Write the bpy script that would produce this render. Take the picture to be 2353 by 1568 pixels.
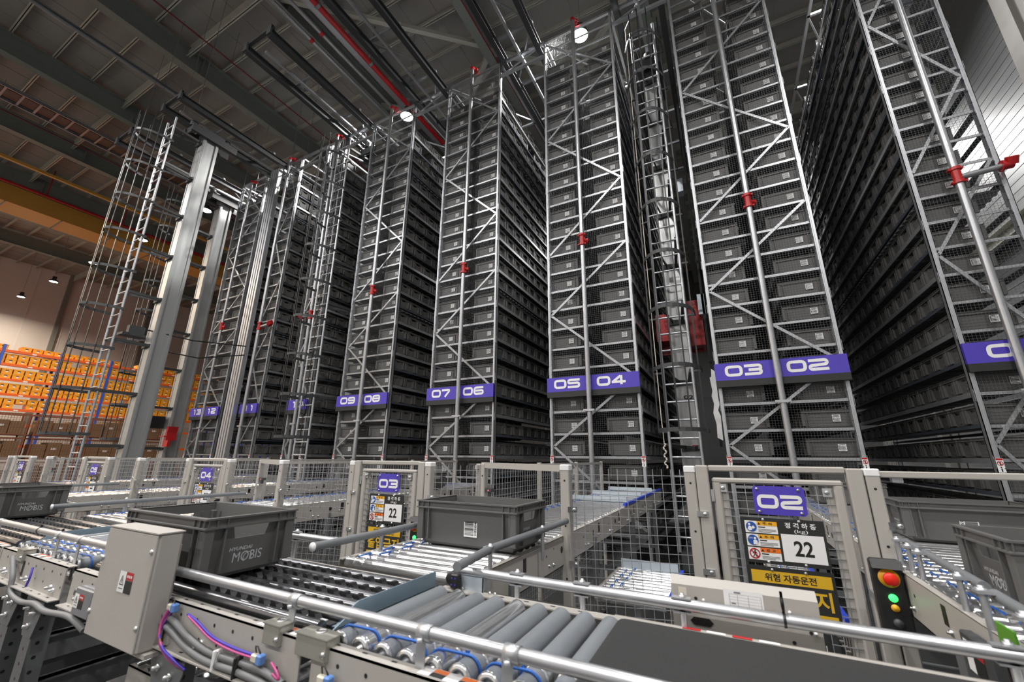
import bpy, math, random
import numpy as np
from mathutils import Vector, Matrix
random.seed(7)
S = bpy.context.scene
for o in list(bpy.data.objects):
    bpy.data.objects.remove(o, do_unlink=True)
COL = S.collection
LIFT = 1.6          # eye height; everything below is measured from the eye and lifted at the end
# ---------------------------------------------------------------- camera
cam = bpy.data.cameras.new('camera'); camo = bpy.data.objects.new('camera', cam); COL.objects.link(camo)
yaw, pit, rol, F = -0.477246728, 0.277996404, 0.00773853684, 936.822457
fw = Vector((math.sin(yaw)*math.cos(pit), math.cos(yaw)*math.cos(pit), math.sin(pit)))
rt = Vector((math.cos(yaw), -math.sin(yaw), 0)); up = rt.cross(fw)
r2 = rt*math.cos(rol)+up*math.sin(rol); u2 = up*math.cos(rol)-rt*math.sin(rol)
camo.matrix_world = Matrix(((r2.x,u2.x,-fw.x,0),(r2.y,u2.y,-fw.y,0),(r2.z,u2.z,-fw.z,0),(0,0,0,1)))
cam.sensor_width = 36; cam.lens = 36*F/2353; cam.clip_start = .02; cam.clip_end = 200
cam.dof.use_dof = True; cam.dof.focus_distance = 6.5; cam.dof.aperture_fstop = 4.0
S.camera = camo
# ---------------------------------------------------------------- world, exposure
w = bpy.data.worlds.new('hall_air'); S.world = w; w.use_nodes = True
w.node_tree.nodes['Background'].inputs[0].default_value = (.8,.9,1,1)
w.node_tree.nodes['Background'].inputs[1].default_value = .02
S.view_settings.view_transform = 'Standard'; S.view_settings.look = 'None'
S.view_settings.gamma = 1; S.view_settings.use_curve_mapping = False
S.view_settings.exposure = 0.0
S.cycles.max_bounces = 6; S.cycles.diffuse_bounces = 4; S.cycles.glossy_bounces = 3
S.cycles.sample_clamp_indirect = 4; S.cycles.use_denoising = True
# ---------------------------------------------------------------- the hall's lamps (each fixture built with its light further down)
LAMP_Z = 10.4
LAMP_W = 420
LAMPS = []
for j, y in enumerate((7.8, -.6, -8.0)):
    for n in range(-7, 2):
        LAMPS.append((-2.13+5.74*n, y, LAMP_Z, j, n))
for n in (-1, 0, 1): LAMPS.append((-2.13+5.74*n, 17.6, LAMP_Z, 3, n))
# ---------------------------------------------------------------- materials
def mat(name, col, rough=.5, metal=0., vary=.06, scale=6., bump=0., emit=None, spec=.5, rv=.08, stretch=None):
    m = bpy.data.materials.new(name); m.use_nodes = True
    nt = m.node_tree; b = nt.nodes['Principled BSDF']
    b.inputs['Base Color'].default_value = (*col,1); b.inputs['Roughness'].default_value = rough
    b.inputs['Metallic'].default_value = metal; b.inputs['Specular IOR Level'].default_value = spec
    if emit:
        b.inputs['Emission Color'].default_value = (*emit[0],1); b.inputs['Emission Strength'].default_value = emit[1]
    if vary:
        tc = nt.nodes.new('ShaderNodeTexCoord'); nz = nt.nodes.new('ShaderNodeTexNoise')
        src = tc.outputs['Object']
        if stretch:
            mp = nt.nodes.new('ShaderNodeMapping'); mp.inputs['Scale'].default_value = stretch
            nt.links.new(src, mp.inputs['Vector']); src = mp.outputs['Vector']
        nt.links.new(src, nz.inputs['Vector'])
        nz.inputs['Scale'].default_value = scale; nz.inputs['Detail'].default_value = 4
        mr = nt.nodes.new('ShaderNodeMapRange'); mr.inputs['To Min'].default_value = 1-vary; mr.inputs['To Max'].default_value = 1+vary
        nt.links.new(nz.outputs['Fac'], mr.inputs['Value'])
        mx = nt.nodes.new('ShaderNodeMix'); mx.data_type = 'RGBA'; mx.blend_type = 'MULTIPLY'
        mx.inputs['Factor'].default_value = 1; mx.inputs['A'].default_value = (*col,1)
        nt.links.new(mr.outputs['Result'], mx.inputs['B']); nt.links.new(mx.outputs['Result'], b.inputs['Base Color'])
        m2 = nt.nodes.new('ShaderNodeMapRange'); m2.inputs['To Min'].default_value = max(.02,rough-rv); m2.inputs['To Max'].default_value = min(1,rough+rv)
        nt.links.new(nz.outputs['Fac'], m2.inputs['Value']); nt.links.new(m2.outputs['Result'], b.inputs['Roughness'])
        if bump:
            bp = nt.nodes.new('ShaderNodeBump'); bp.inputs['Strength'].default_value = bump; bp.inputs['Distance'].default_value = .01
            nt.links.new(nz.outputs['Fac'], bp.inputs['Height']); nt.links.new(bp.outputs['Normal'], b.inputs['Normal'])
    return m
M = dict(
 beige=mat('beige_paint',(.40,.38,.352),.45,0,.05,9),
 galv=mat('galvanised_steel',(.52,.535,.56),.36,.7,.12,14),
 galvd=mat('dull_zinc_rail',(.27,.28,.30),.42,.55,.12,10),
 dark=mat('dark_grey_paint',(.05,.053,.056),.5,0,.08,8),
 leg=mat('slate_grey_paint',(.13,.137,.142),.45,.1,.08,8),
 rail=mat('grey_rail_tube',(.44,.45,.47),.34,.75,.12,20),
 pvc=mat('grey_tube_sleeve',(.16,.17,.18),.5,0,.08,20),
 steel=mat('polished_roller_steel',(.78,.79,.80),.2,.9,.06,12,stretch=(1,1,1)),
 tubed=mat('dark_carrier_tube',(.22,.225,.24),.22,.9,.06,12),
 sleeve=mat('grey_roller_sleeve',(.205,.22,.24),.33,.15,.08,25,spec=.6),
 chrome=mat('bright_zinc_bolt',(.75,.77,.78),.22,.95,.05,40),
 yzinc=mat('yellow_zinc_box',(.42,.415,.37),.36,.6,.12,15),
 rubber=mat('black_belt_rubber',(.018,.0185,.019),.62,0,.12,3),
 black=mat('black_plastic',(.014,.014,.015),.42,0,.1,12),
 tote=mat('dark_grey_tote_plastic',(.108,.108,.106),.5,0,.06,9,spec=.4),
 white=mat('white_print',(.80,.80,.80),.5,0,.02,20),
 logo=mat('pale_grey_logo_print',(.52,.53,.54),.5,0,.02,20),
 rlogo=mat('mid_grey_logo_print',(.22,.23,.24),.5,0,.02,20),  # rack totes: darker grey than the logo on the conveyor totes
 ink=mat('black_ink',(.012,.012,.012),.5,0,0),
 purple=mat('purple_sign_board',(.075,.05,.44),.38,0,.04,5),
 signblk=mat('charcoal_sign_plate',(.019,.02,.02),.55,0,.05,5),
 yellow=mat('yellow_print',(.66,.40,.02),.45,0,.03,9),
 amber=mat('amber_print',(.80,.40,.02),.45,0,.03,9),
 orange=mat('orange_print',(.80,.17,.02),.45,0,.03,9),
 red=mat('red_paint',(.45,.012,.015),.35,0,.06,9),
 redb=mat('red_push_button',(.75,.02,.01),.35,0,0),
 blue=mat('blue_print',(.02,.085,.36),.45,0,.03,9),
 band=mat('blue_drive_band',(.015,.12,.50),.35,0,.05,9),
 edge=mat('blue_edge_strip',(.02,.06,.55),.4,0,.05,9),
 plate=mat('blue_grey_zinc_plate',(.25,.34,.41),.40,.45,.15,4,stretch=(2,2,9)),
 deckz=mat('pale_zinc_tray',(.55,.62,.68),.35,.5,.1,6),
 green=mat('lit_green_lamp',(.1,.8,.3),.3,0,0,emit=((.03,1,.10),2.2)),
 led=mat('lit_red_led',(.8,.1,.1),.3,0,0,emit=((1,.02,.05),6)),
 lamp=mat('lit_lamp_lens',(1,1,1),.3,0,0,emit=((1,.97,.93),80)),
 roof=mat('grey_roof_deck',(.27,.262,.25),.7,0,.08,.6),
 beam=mat('grey_green_roof_steel',(.20,.22,.205),.55,.1,.08,1.5),
 purlin=mat('pale_roof_purlin',(.45,.45,.40),.55,.1,.08,1.5),
 wallw=mat('white_wall_panel',(.62,.61,.60),.5,0,.05,.5),
 wallg=mat('grey_metal_wall_panel',(.42,.43,.44),.42,.7,.1,1.2,stretch=(1,.3,8)),
 meshw=mat('dull_mesh_wire',(.15,.155,.16),.45,.4,.05,20), dred=mat('dark_red_line',(.17,.01,.014),.4,0,.05,9), wear=mat('wear_plate_glint',(.85,.86,.88),.38,.55,.05,20), railb=mat('blue_grey_rail',(.085,.10,.125),.4,.3,.08,8),
 floor=mat('grey_floor_paint',(.045,.046,.046),.5,0,.15,1.2),
 conc=mat('warehouse_concrete',(.30,.29,.28),.55,0,.15,.8),
 cable=mat('grey_cable',(.17,.175,.18),.5,0,.05,20),
 pink=mat('pink_wire',(.5,.07,.24),.4,0,0), violet=mat('violet_wire',(.06,.035,.42),.4,0,0), tan=mat('brown_wire',(.28,.10,.03),.4,0,0),
 conn=mat('blue_connector',(.12,.25,.58),.4,0,.03,20), cream=mat('cream_connector',(.62,.58,.48),.45,0,.03,20),
 bin=mat('orange_yellow_bin',(.82,.36,.02),.42,0,.06,3), bar=mat('orange_rack_beam',(.75,.13,.02),.45,0,.05,3),
 bpost=mat('blue_rack_post',(.03,.10,.55),.45,0,.05,3), card=mat('brown_cardboard',(.22,.145,.075),.7,0,.15,3), cage=mat('rust_brown_cage',(.16,.05,.025),.6,0,.15,5),
 ochre=mat('yellow_ochre_girder',(.62,.33,.06),.5,0,.08,2), alu=mat('aluminium_profile',(.46,.47,.47),.36,.6,.1,2,stretch=(6,6,.3)),
 lgreen=mat('green_plate',(.10,.30,.03),.4,0,.05,9),
)
# ---------------------------------------------------------------- mesh builder
BF = ((0,3,2,1),(4,5,6,7),(0,1,5,4),(1,2,6,5),(2,3,7,6),(3,0,4,7))
class MB:
    def __init__(s): s.v=[]; s.f=[]; s.m=[]; s.sm=[]; s.n=0
    def add(s, V, Fs, mi=0, smooth=False):
        n = s.n; s.v.extend(V); s.n += len(V)
        for f in Fs: s.f.append(tuple(i+n for i in f))
        s.m.extend([mi]*len(Fs)); s.sm.extend([smooth]*len(Fs))
        return s
    def box(s, x0,x1,y0,y1,z0,z1, mi=0):
        return s.add([(x0,y0,z0),(x1,y0,z0),(x1,y1,z0),(x0,y1,z0),(x0,y0,z1),(x1,y0,z1),(x1,y1,z1),(x0,y1,z1)], BF, mi)
    def bbox(s, x0,x1,y0,y1,z0,z1, b=.003, mi=0):   # box with its edges chamfered
        V=[];R=[]
        def quad(*i): R.append(i)
        xs=(x0,x0+b,x1-b,x1); ys=(y0,y0+b,y1-b,y1); zs=(z0,z0+b,z1-b,z1)
        idx={}
        def p(i,j,k):
            key=(i,j,k)
            if key not in idx: idx[key]=len(V); V.append((xs[i],ys[j],zs[k]))
            return idx[key]
        A=[(0,1,1),(0,2,1),(0,2,2),(0,1,2)]; quad(*[p(*q) for q in reversed(A)])
        A=[(3,1,1),(3,2,1),(3,2,2),(3,1,2)]; quad(*[p(*q) for q in A])
        A=[(1,0,1),(2,0,1),(2,0,2),(1,0,2)]; quad(*[p(*q) for q in A])
        A=[(1,3,1),(2,3,1),(2,3,2),(1,3,2)]; quad(*[p(*q) for q in reversed(A)])
        A=[(1,1,0),(2,1,0),(2,2,0),(1,2,0)]; quad(*[p(*q) for q in reversed(A)])
        A=[(1,1,3),(2,1,3),(2,2,3),(1,2,3)]; quad(*[p(*q) for q in A])
        for i,ii in ((0,1),(3,2)):
            for j,jj in ((0,1),(3,2)):
                quad(p(i,jj,1),p(i,jj,2),p(ii,j,2),p(ii,j,1))
                quad(p(i,1,jj),p(i,2,jj),p(ii,2,j),p(ii,1,j))
                quad(p(1,i,jj),p(2,i,jj),p(2,ii,j),p(1,ii,j))
        for i,ii in ((0,1),(3,2)):
            for j,jj in ((0,1),(3,2)):
                for k,kk in ((0,1),(3,2)):
                    quad(p(i,jj,kk),p(ii,j,kk),p(ii,jj,k))
        return s.add(V,R,mi)
    def bar(s, p, q, w, h, mi=0, upv=(0,0,1)):       # rectangular bar from p to q; w sideways, h along upv
        p=Vector(p); q=Vector(q); d=(q-p).normalized(); u=Vector(upv)
        if abs(d.dot(u))>.98: u=Vector((0,1,0)) if abs(d.y)<.9 else Vector((1,0,0))
        a=d.cross(u).normalized(); u=a.cross(d)
        V=[]
        for c in (p,q):
            for i,j in ((-1,-1),(1,-1),(1,1),(-1,1)): V.append(tuple(c+a*(i*w/2)+u*(j*h/2)))
        return s.add(V,((0,3,2,1),(4,5,6,7),(0,1,5,4),(1,2,6,5),(2,3,7,6),(3,0,4,7)),mi)
    def tube(s, p, q, r, n=12, mi=0, caps=True, r1=None):
        p=Vector(p); q=Vector(q); d=(q-p).normalized(); r1=r if r1 is None else r1
        t=Vector((0,0,1)) if abs(d.z)<.9 else Vector((1,0,0)); a=d.cross(t).normalized(); b=d.cross(a)
        V=[];
        for c,rr in ((p,r),(q,r1)):
            for i in range(n):
                th=2*math.pi*i/n; V.append(tuple(c+a*(rr*math.cos(th))+b*(rr*math.sin(th))))
        Fs=[(i,i+n,(i+1)%n+n,(i+1)%n) for i in range(n)]
        s.add(V,Fs,mi,n>5)
        if caps:
            s.add(V[:n],[tuple(range(n))],mi); s.add(V[n:],[tuple(reversed(range(n)))],mi)
        return s
    def lathe(s, p, axis, prof, n=16, mi=0):          # prof: (distance along axis, radius)
        d=Vector(axis).normalized(); p=Vector(p)
        t=Vector((0,0,1)) if abs(d.z)<.9 else Vector((1,0,0)); a=d.cross(t).normalized(); b=d.cross(a)
        V=[]
        for h,r in prof:
            for i in range(n):
                th=2*math.pi*i/n; V.append(tuple(p+d*h+a*(r*math.cos(th))+b*(r*math.sin(th))))
        Fs=[]
        for k in range(len(prof)-1):
            for i in range(n): Fs.append((k*n+i,(k+1)*n+i,(k+1)*n+(i+1)%n,k*n+(i+1)%n))
        s.add(V,Fs,mi,True)
        return s
    def path(s, pts, r, n=8, mi=0):                    # round cable through points
        P=[Vector(p) for p in pts]; V=[]; prev=None
        for i,p in enumerate(P):
            d=(P[min(i+1,len(P)-1)]-P[max(i-1,0)]).normalized()
            if prev is None:
                t=Vector((0,0,1)) if abs(d.z)<.9 else Vector((1,0,0)); a=d.cross(t).normalized()
            else:
                a=(prev-d*prev.dot(d)).normalized()
            prev=a; b=d.cross(a)
            for k in range(n):
                th=2*math.pi*k/n; V.append(tuple(p+a*(r*math.cos(th))+b*(r*math.sin(th))))
        Fs=[(i*n+k,(i+1)*n+k,(i+1)*n+(k+1)%n,i*n+(k+1)%n) for i in range(len(P)-1) for k in range(n)]
        s.add(V,Fs,mi,True)
        s.add(V[:n],[tuple(range(n))],mi); s.add(V[-n:],[tuple(reversed(range(n)))],mi)
        return s
    def prism(s, poly, axis, a0, a1, mi=0):            # polygon (2 coordinates) drawn out along axis 0, 1 or 2
        n=len(poly); V=[]
        for a in (a0,a1):
            for u,v in poly:
                V.append((a,u,v) if axis==0 else (u,a,v) if axis==1 else (u,v,a))
        Fs=[(i,(i+1)%n,(i+1)%n+n,i+n) for i in range(n)]+[tuple(reversed(range(n))),tuple(range(n,2*n))]
        if axis==1: Fs=[tuple(reversed(f)) for f in Fs]
        return s.add(V,Fs,mi)
    def flat(s, o, ux, uy, V2, F2, mi=0):              # 2-D shape laid in the plane o + x ux + y uy
        o=Vector(o); ux=Vector(ux); uy=Vector(uy)
        return s.add([tuple(o+ux*x+uy*y) for x,y in V2],F2,mi)
    def rect(s, o, ux, uy, x0,x1,y0,y1, mi=0):
        return s.flat(o,ux,uy,[(x0,y0),(x1,y0),(x1,y1),(x0,y1)],[(0,1,2,3)],mi)
    def disc(s, o, ux, uy, cx,cy,r, mi=0, n=20, r0=None):
        if r0 is None:
            return s.flat(o,ux,uy,[(cx+r*math.cos(2*math.pi*i/n),cy+r*math.sin(2*math.pi*i/n)) for i in range(n)],[tuple(range(n))],mi)
        V=[(cx+q*math.cos(2*math.pi*i/n),cy+q*math.sin(2*math.pi*i/n)) for q in (r0,r) for i in range(n)]
        return s.flat(o,ux,uy,V,[(i,(i+1)%n,(i+1)%n+n,i+n) for i in range(n)],mi)
    def mesh(s, name, mats, off=(0,0,0)):
        me=bpy.data.meshes.new(name)
        V=np.array(s.v,dtype=float)-np.array(off) if s.n else np.zeros((0,3))
        me.from_pydata(V.tolist(),[],s.f)
        for m in mats: me.materials.append(M[m])
        me.polygons.foreach_set('material_index',s.m); me.polygons.foreach_set('use_smooth',s.sm)
        me.update()
        return me
def wloc(o):
    v=Vector((0,0,0))
    while o is not None: v+=o.location; o=o.parent
    return v
def ml(m): return [m] if isinstance(m,str) else list(m)
def tag(o, label=None, cat=None, group=None, kind=None):
    if label: o['label']=label
    if cat: o['category']=cat
    if group: o['group']=group
    if kind: o['kind']=kind
    return o
def thing(name, label, cat, base, group=None, kind=None):
    o=bpy.data.objects.new(name,None); COL.objects.link(o); o.location=base; o.empty_display_size=.1
    return tag(o,label,cat,group,kind)
def part(mb, name, mats, parent, label=None):
    o=bpy.data.objects.new(name,mb.mesh(name,ml(mats),wloc(parent))); COL.objects.link(o); o.parent=parent
    if label: o['label']=label
    return o
def solo(mb, name, mats, label, cat, group=None, kind=None):
    V=np.array(mb.v); lo=V.min(0); hi=V.max(0); c=((lo[0]+hi[0])/2,(lo[1]+hi[1])/2,lo[2])
    o=bpy.data.objects.new(name,mb.mesh(name,ml(mats),c)); COL.objects.link(o); o.location=c
    return tag(o,label,cat,group,kind)
def grow(o, mb, mats):                                # surface holes, bolts and prints added to the part they sit on
    me=o.data; n0=len(me.materials); old=MB()
    old.v=[tuple(v.co) for v in me.vertices]; old.n=len(old.v); old.f=[tuple(p.vertices) for p in me.polygons]; old.m=[p.material_index for p in me.polygons]; old.sm=[p.use_smooth for p in me.polygons]
    off=wloc(o); n=old.n; old.v+= (np.array(mb.v)-np.array(off)).tolist(); old.n+=mb.n
    old.f+=[tuple(i+n for i in f) for f in mb.f]; old.m+=[a+n0 for a in mb.m]; old.sm+=mb.sm
    names=[k for k in (next(q for q in M if M[q]==mm) for mm in me.materials)]+ml(mats)
    o.data=old.mesh(me.name,names); bpy.data.meshes.remove(me)
def struct(mb, name, mats): return solo(mb,name,mats,None,None,None,'structure')
def dup(o, d, label=None, parent=None):
    c=o.copy(); COL.objects.link(c)
    if parent is not None: c.parent=parent
    else:
        c.location=Vector(o.location)+Vector(d)
        if label: c['label']=label
    for ch in list(o.children): dup(ch,(0,0,0),None,c)
    return c
# ---------------------------------------------------------------- lettering
_tc={}
def text2d(t,b=0):
    key=(t,b)
    if key not in _tc:
        c=bpy.data.curves.new('lettering','FONT'); c.body=t; c.offset=b; o=bpy.data.objects.new('lettering',c); COL.objects.link(o)
        dg=bpy.context.evaluated_depsgraph_get(); me=bpy.data.meshes.new_from_object(o.evaluated_get(dg))
        V=[(v.co.x,v.co.y) for v in me.vertices]; Fs=[tuple(p.vertices) for p in me.polygons]
        bpy.data.objects.remove(o); bpy.data.curves.remove(c); bpy.data.meshes.remove(me)
        a=np.array(V); lo=a.min(0); hi=a.max(0); h=hi[1]-lo[1]
        _tc[key]=([((x-lo[0])/h,(y-lo[1])/h) for x,y in V],Fs,(hi[0]-lo[0])/h)
    return _tc[key]
def put(mb, t, o, ux, uy, x, y, h, mi, wid=None, shear=0, al='l', bold=0):
    V,Fs,wd=text2d(t,.022 if bold else 0); sx=h if wid is None else wid/wd; tw=wd*sx
    x0=x-(tw/2 if al=='c' else tw if al=='r' else 0)
    mb.flat(o,ux,uy,[(x0+a*sx+b*h*shear,y+b*h) for a,b in V],Fs,mi)
def rib(pts, t, closed=False, r=.2):
    P=[Vector(p) for p in pts]; n=len(P); Q=[]
    for i,p in enumerate(P):
        if not closed and i in (0,n-1): Q.append(p); continue
        a=P[i-1]; b=P[(i+1)%n]; da=(a-p); db=(b-p); rr=min(r,da.length*.5,db.length*.5)
        A=p+da.normalized()*rr; B=p+db.normalized()*rr
        for k in range(6):
            u=k/5; Q.append(A*(1-u)**2+p*2*u*(1-u)+B*u*u)
    V=[];m=len(Q)
    for i,p in enumerate(Q):
        a=Q[i-1] if (closed or i>0) else p; b=Q[(i+1)%m] if (closed or i<m-1) else p
        d=(b-a).normalized(); nn=Vector((-d.y,d.x)); V+= [tuple(p+nn*t/2),tuple(p-nn*t/2)]
    Fs=[(2*i,2*i+1,(2*i+3)%(2*m),(2*i+2)%(2*m)) for i in range(m if closed else m-1)]
    return V,Fs
DW=1.45
def _d(*p): return [(.1*1+x*(DW-.2),.1+y*.8) for x,y in p]
DG={'0':[(_d((0,1),(1,1),(1,0),(0,0)),True)],'1':[(_d((.35,1),(.7,1),(.7,-.12)),False)],
 '2':[(_d((-.08,1),(1,1),(1,.52),(0,.42),(0,0),(1.08,0)),False)],
 '3':[(_d((-.08,1),(1,1),(1,.5),(.2,.5)),False),(_d((.3,.5),(1,.5),(1,0),(-.08,0)),False)],
 '4':[(_d((.70,1.06),(.0,.26)),False),(_d((-.08,.26),(1.12,.26)),False),(_d((.75,1.12),(.75,-.12)),False)],
 '5':[(_d((1.08,1),(0,1),(0,.55),(1,.55),(1,0),(-.08,0)),False)],
 '6':[(_d((1.05,1),(0,1),(0,0),(1,0),(1,.52),(.08,.52)),False)],
 '7':[(_d((-.08,1),(1,1),(.35,-.12)),False)],
 '8':[(_d((0,1),(1,1),(1,0),(0,0)),True),(_d((0,.5),(1,.5)),False)],
 '9':[(_d((-.05,0),(1,0),(1,1),(0,1),(0,.48),(.92,.48)),False)]}
def digits(mb, t, o, ux, uy, x, y, h, mi, gap=.18):
    n=Vector(ux).cross(Vector(uy)); 
    for i,c in enumerate(t):
        for j,(pts,cl) in enumerate(DG[c]):
            V,Fs=rib(pts,.27,cl,.3)
            mb.flat(Vector(o)+n*(.0004*j),ux,uy,[(x+(i*(DW+gap)+a)*h,y+b*h) for a,b in V],Fs,mi)
def digw(t,h,gap=.18): return (len(t)*DW+(len(t)-1)*gap)*h
ORD=['zeroth','first','second','third','fourth','fifth','sixth','seventh','eighth','ninth','tenth','eleventh','twelfth','thirteenth','fourteenth','fifteenth','sixteenth','seventeenth','eighteenth','nineteenth','twentieth','twenty-first','twenty-second','twenty-third','twenty-fourth','twenty-fifth','twenty-sixth','twenty-seventh','twenty-eighth','twenty-ninth','thirtieth','thirty-first','thirty-second','thirty-third','thirty-fourth','thirty-fifth']
XX=(1,0,0); YY=(0,1,0); ZZ=(0,0,1); NX=(-1,0,0); NY=(0,-1,0)
def project(p):
    v=Vector(p); d=v.dot(fw)
    if d<.05: return None
    return 2353/2+F*v.dot(r2)/d, 784-F*v.dot(u2)/d
# ================================================================ the hall
FZ=-1.6; CZ=14.0; XL=-46.0; XR=6.2; YB=32.0; YF=-13.0
m=MB(); m.box(XL-.3,XR+.3,YF-.3,YB+.3,FZ-.2,FZ); struct(m,'floor','floor')
m=MB(); m.box(XL-.3,XR+.3,YF-.3,YB+.3,CZ,CZ+.2)
for i in range(52):                                  # sheet seams
    x=XL+i*.98; m.box(x-.012,x+.012,YF,YB,CZ-.012,CZ)
struct(m,'ceiling','roof')
m=MB(); m.box(XL-.3,XL,YF,YB,FZ,CZ)
for i in range(22):
    y=YF+1+i*2.1; m.box(XL,XL+.025,y-.03,y+.03,FZ,CZ)
for i in range(9): m.box(XL,XL+.22,YF+2+i*5.4,YF+2.25+i*5.4,FZ,CZ,1)
struct(m,'wall_left',('wallw','beam'))
m=MB(); m.box(XL,XR,YB,YB+.3,FZ,CZ)
for i in range(24): m.box(XL+i*2.1-.03,XL+i*2.1+.03,YB-.02,YB,FZ,CZ)
struct(m,'wall_back','dark')  # dark colour stands in for the gloom at the far aisle ends
m=MB(); m.box(XL,XR,YF-.3,YF,FZ,CZ); struct(m,'wall_front','wallw')
m=MB(); m.box(XR,XR+.3,YF,YB,FZ,CZ)
z=FZ
while z<CZ-.2:                                       # ribs of the metal panels run level along the wall
    m.prism([(XR,z),(XR-.007,z+.006),(XR-.007,z+.02),(XR,z+.026)],1,YF,YB); z+=.2
struct(m,'wall_right','wallg')
m=MB()
for i,y in enumerate((-9.2,-4.5,.2,4.9,9.55,17.3,22.6,27.9)): m.box(XR-.16,XR-.02,y,y+.34,FZ,CZ-.9); m.box(XR-.36,XR-.16,y+.16,y+.19,FZ,CZ-.9); m.box(XR-.38,XR-.36,y,y+.34,FZ,CZ-.9)
struct(m,'trim_1','roof')
m=MB(); m.box(XR-.3,XR-.02,YF,YB,4.65,4.69); m.box(XR-.3,XR-.02,YF,YB,4.94,4.98); m.box(XR-.17,XR-.14,YF,YB,4.69,4.94)
struct(m,'trim_2','purlin')
# roof steel: main beams run away from the lens, purlins cross them
for i,x in enumerate((-39.6,-34.7,-30.4,-25.2,-20.2,-15.3,-10.5,-5.6,-.7)):
    m=MB(); m.box(x-.16,x+.16,YF,YB,13.0,13.025); m.box(x-.012,x+.012,YF,YB,13.025,13.78); m.box(x-.16,x+.16,YF,YB,13.78,13.8)
    for y in range(-10,31,5): m.box(x-.15,x+.15,y-.01,y+.01,13.025,13.78)
    struct(m,'roof_beam','beam')
for i in range(40):
    y=-10+i*1.04; m=MB(); big=i%6==2
    h=.5 if big else .17
    m.box(XL,XR,y-.05,y+.05,CZ-.2-(h-.17),CZ-.2-(h-.17)+.02); m.box(XL,XR,y-.01,y+.01,CZ-.2-(h-.17),CZ-.0); 
    struct(m,'roof_purlin','purlin')
for x0 in (-5.6,-10.5):
    m=MB(); m.bar((x0,9,13.2),(x0+4.9,13,13.2),.16,.16); m.bar((x0+4.9,9,13.2),(x0,13,13.2),.16,.16); m.bar((x0,4.6,13.2),(x0+4.9,8.8,13.2),.14,.14); struct(m,'roof_brace','purlin')
# lamps
LR=['beside the racks','above the conveyors','behind the conveyors']
for (x,y,z,j,n) in LAMPS:
    if j==0: lab='bright high bay lamp between roof and rack tops, '+({0:'above rack 05 04',-1:'above rack 09 08'}.get(n) or ORD[-n+2]+' lamp counted from the right wall')
    elif j==3: lab='high bay lamp hung over the back of the racks, '+ORD[-n+2]+' from the right wall'
    else: lab='high bay lamp hung '+('above' if j==1 else 'behind')+' the conveyors, '+ORD[-n+2]+' from the right wall'
    t=thing('high_bay_lamp',lab,'lamp',(x,y,z),'high bay lamps in rows')
    m=MB(); m.lathe((x,y,z+.02),ZZ,[(0,.2),(.05,.21),(.12,.17),(.13,.1),(.34,.1),(.35,.0)],20); part(m,'housing','dark',t)
    m=MB(); m.lathe((x,y,z+.02),(0,0,-1),[(-.01,.185),(.0,.18),(.012,.12),(.018,.0)],20); part(m,'lens','lamp',t)
    m=MB(); m.tube((x,y,z+.36),(x,y,11.96 if n==-5 else CZ-.02),.008,6); part(m,'hanger','galvd',t)
    L=bpy.data.lights.new('lamp_light','AREA'); L.shape='DISK'; L.size=.36; L.spread=math.radians(165)
    warm=n<-3
    L.energy=LAMP_W*(1.15 if warm else 1.0); L.color=(1,.80,.60) if warm else (1,.975,.95)
    lo=bpy.data.objects.new('lamp_light',L); COL.objects.link(lo); lo.parent=t; lo.location=(0,0,-.02)
# pipes, trays and girders under the roof
m=MB(); m.tube((-8.95,-12,12.4),(-8.95,31,12.4),.085,12)
t=thing('fire_main_pipe','thick red fire main pipe under the roof above rack 09 08','pipe',(-8.95,9,12.3)); part(m,'pipe','red',t)
m=MB()
for y in range(-11,31,2): m.tube((-8.95,y,12.4),(-8.95,y+.08,12.4),.1,12); m.box(-8.965,-8.935,y+.02,y+.05,12.4,CZ-.02)
part(m,'pipe_hanger','galvd',t)
for x,lab in ((-10.0,'left one of two galvanised pipes beside the red fire main'),(-9.55,'right one of two galvanised pipes beside the red fire main')):
    t=thing('roof_pipe',lab,'pipe',(x,9,12.3),'galvanised pipes under the roof'); m=MB(); m.tube((x,-12,12.4),(x,31,12.4),.055,10); part(m,'pipe','rail',t)
    for y in (5.6,10.9): m=MB(); m.tube((x,y,12.4),(x,y+.1,12.4),.075,12); part(m,'coupling','red',t)
m=MB(); m.box(-9.36,-9.12,-12,31,12.55,12.6); m.box(-9.36,-9.34,-12,31,12.6,12.7); m.box(-9.14,-9.12,-12,31,12.6,12.7); solo(m,'cable_duct','galv','bright steel cable duct running beside the thick red fire main','duct')
for x,lab in ((-13.1,'thin dark red sprinkler line under the roof left of the crane rails'),(-5.25,'thin dark red sprinkler line under the roof above rack 07 06'),(-22.9,'thin dark red sprinkler line beside the cable ladder under the roof')):
    m=MB(); m.tube((x,-12,12.5),(x,31,12.5),.022,8)
    for y in range(-10,30,3): m.tube((x,y,12.5),(x,y,CZ-.22),.004,5)
    solo(m,'sprinkler_line','dred',lab,'pipe','thin red sprinkler lines')
m=MB(); m.tube((-29.1,-12,12.5),(-29.1,31,12.5),.07,10)
for y in range(-10,30,3): m.box(-29.12,-29.08,y,y+.04,12.5,CZ-.02)
solo(m,'fire_main_pipe','red','red fire main pipe under the far left roof beside the ochre girder','pipe')
t=thing('overhead_girder','ochre yellow overhead crane girder under the far left roof','girder',(-31.2,9,11.6))
m=MB(); m.box(-31.9,-30.3,-12,31,12.0,12.04); m.box(-31.9,-31.85,-12,31,12.04,12.9); m.box(-30.35,-30.3,-12,31,12.04,12.9); part(m,'girder_body','ochre',t)
m=MB()
for y in range(-12,31,2): m.box(-31.91,-30.29,y,y+.05,11.97,12.0)
part(m,'splice_plate','beam',t)
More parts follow.
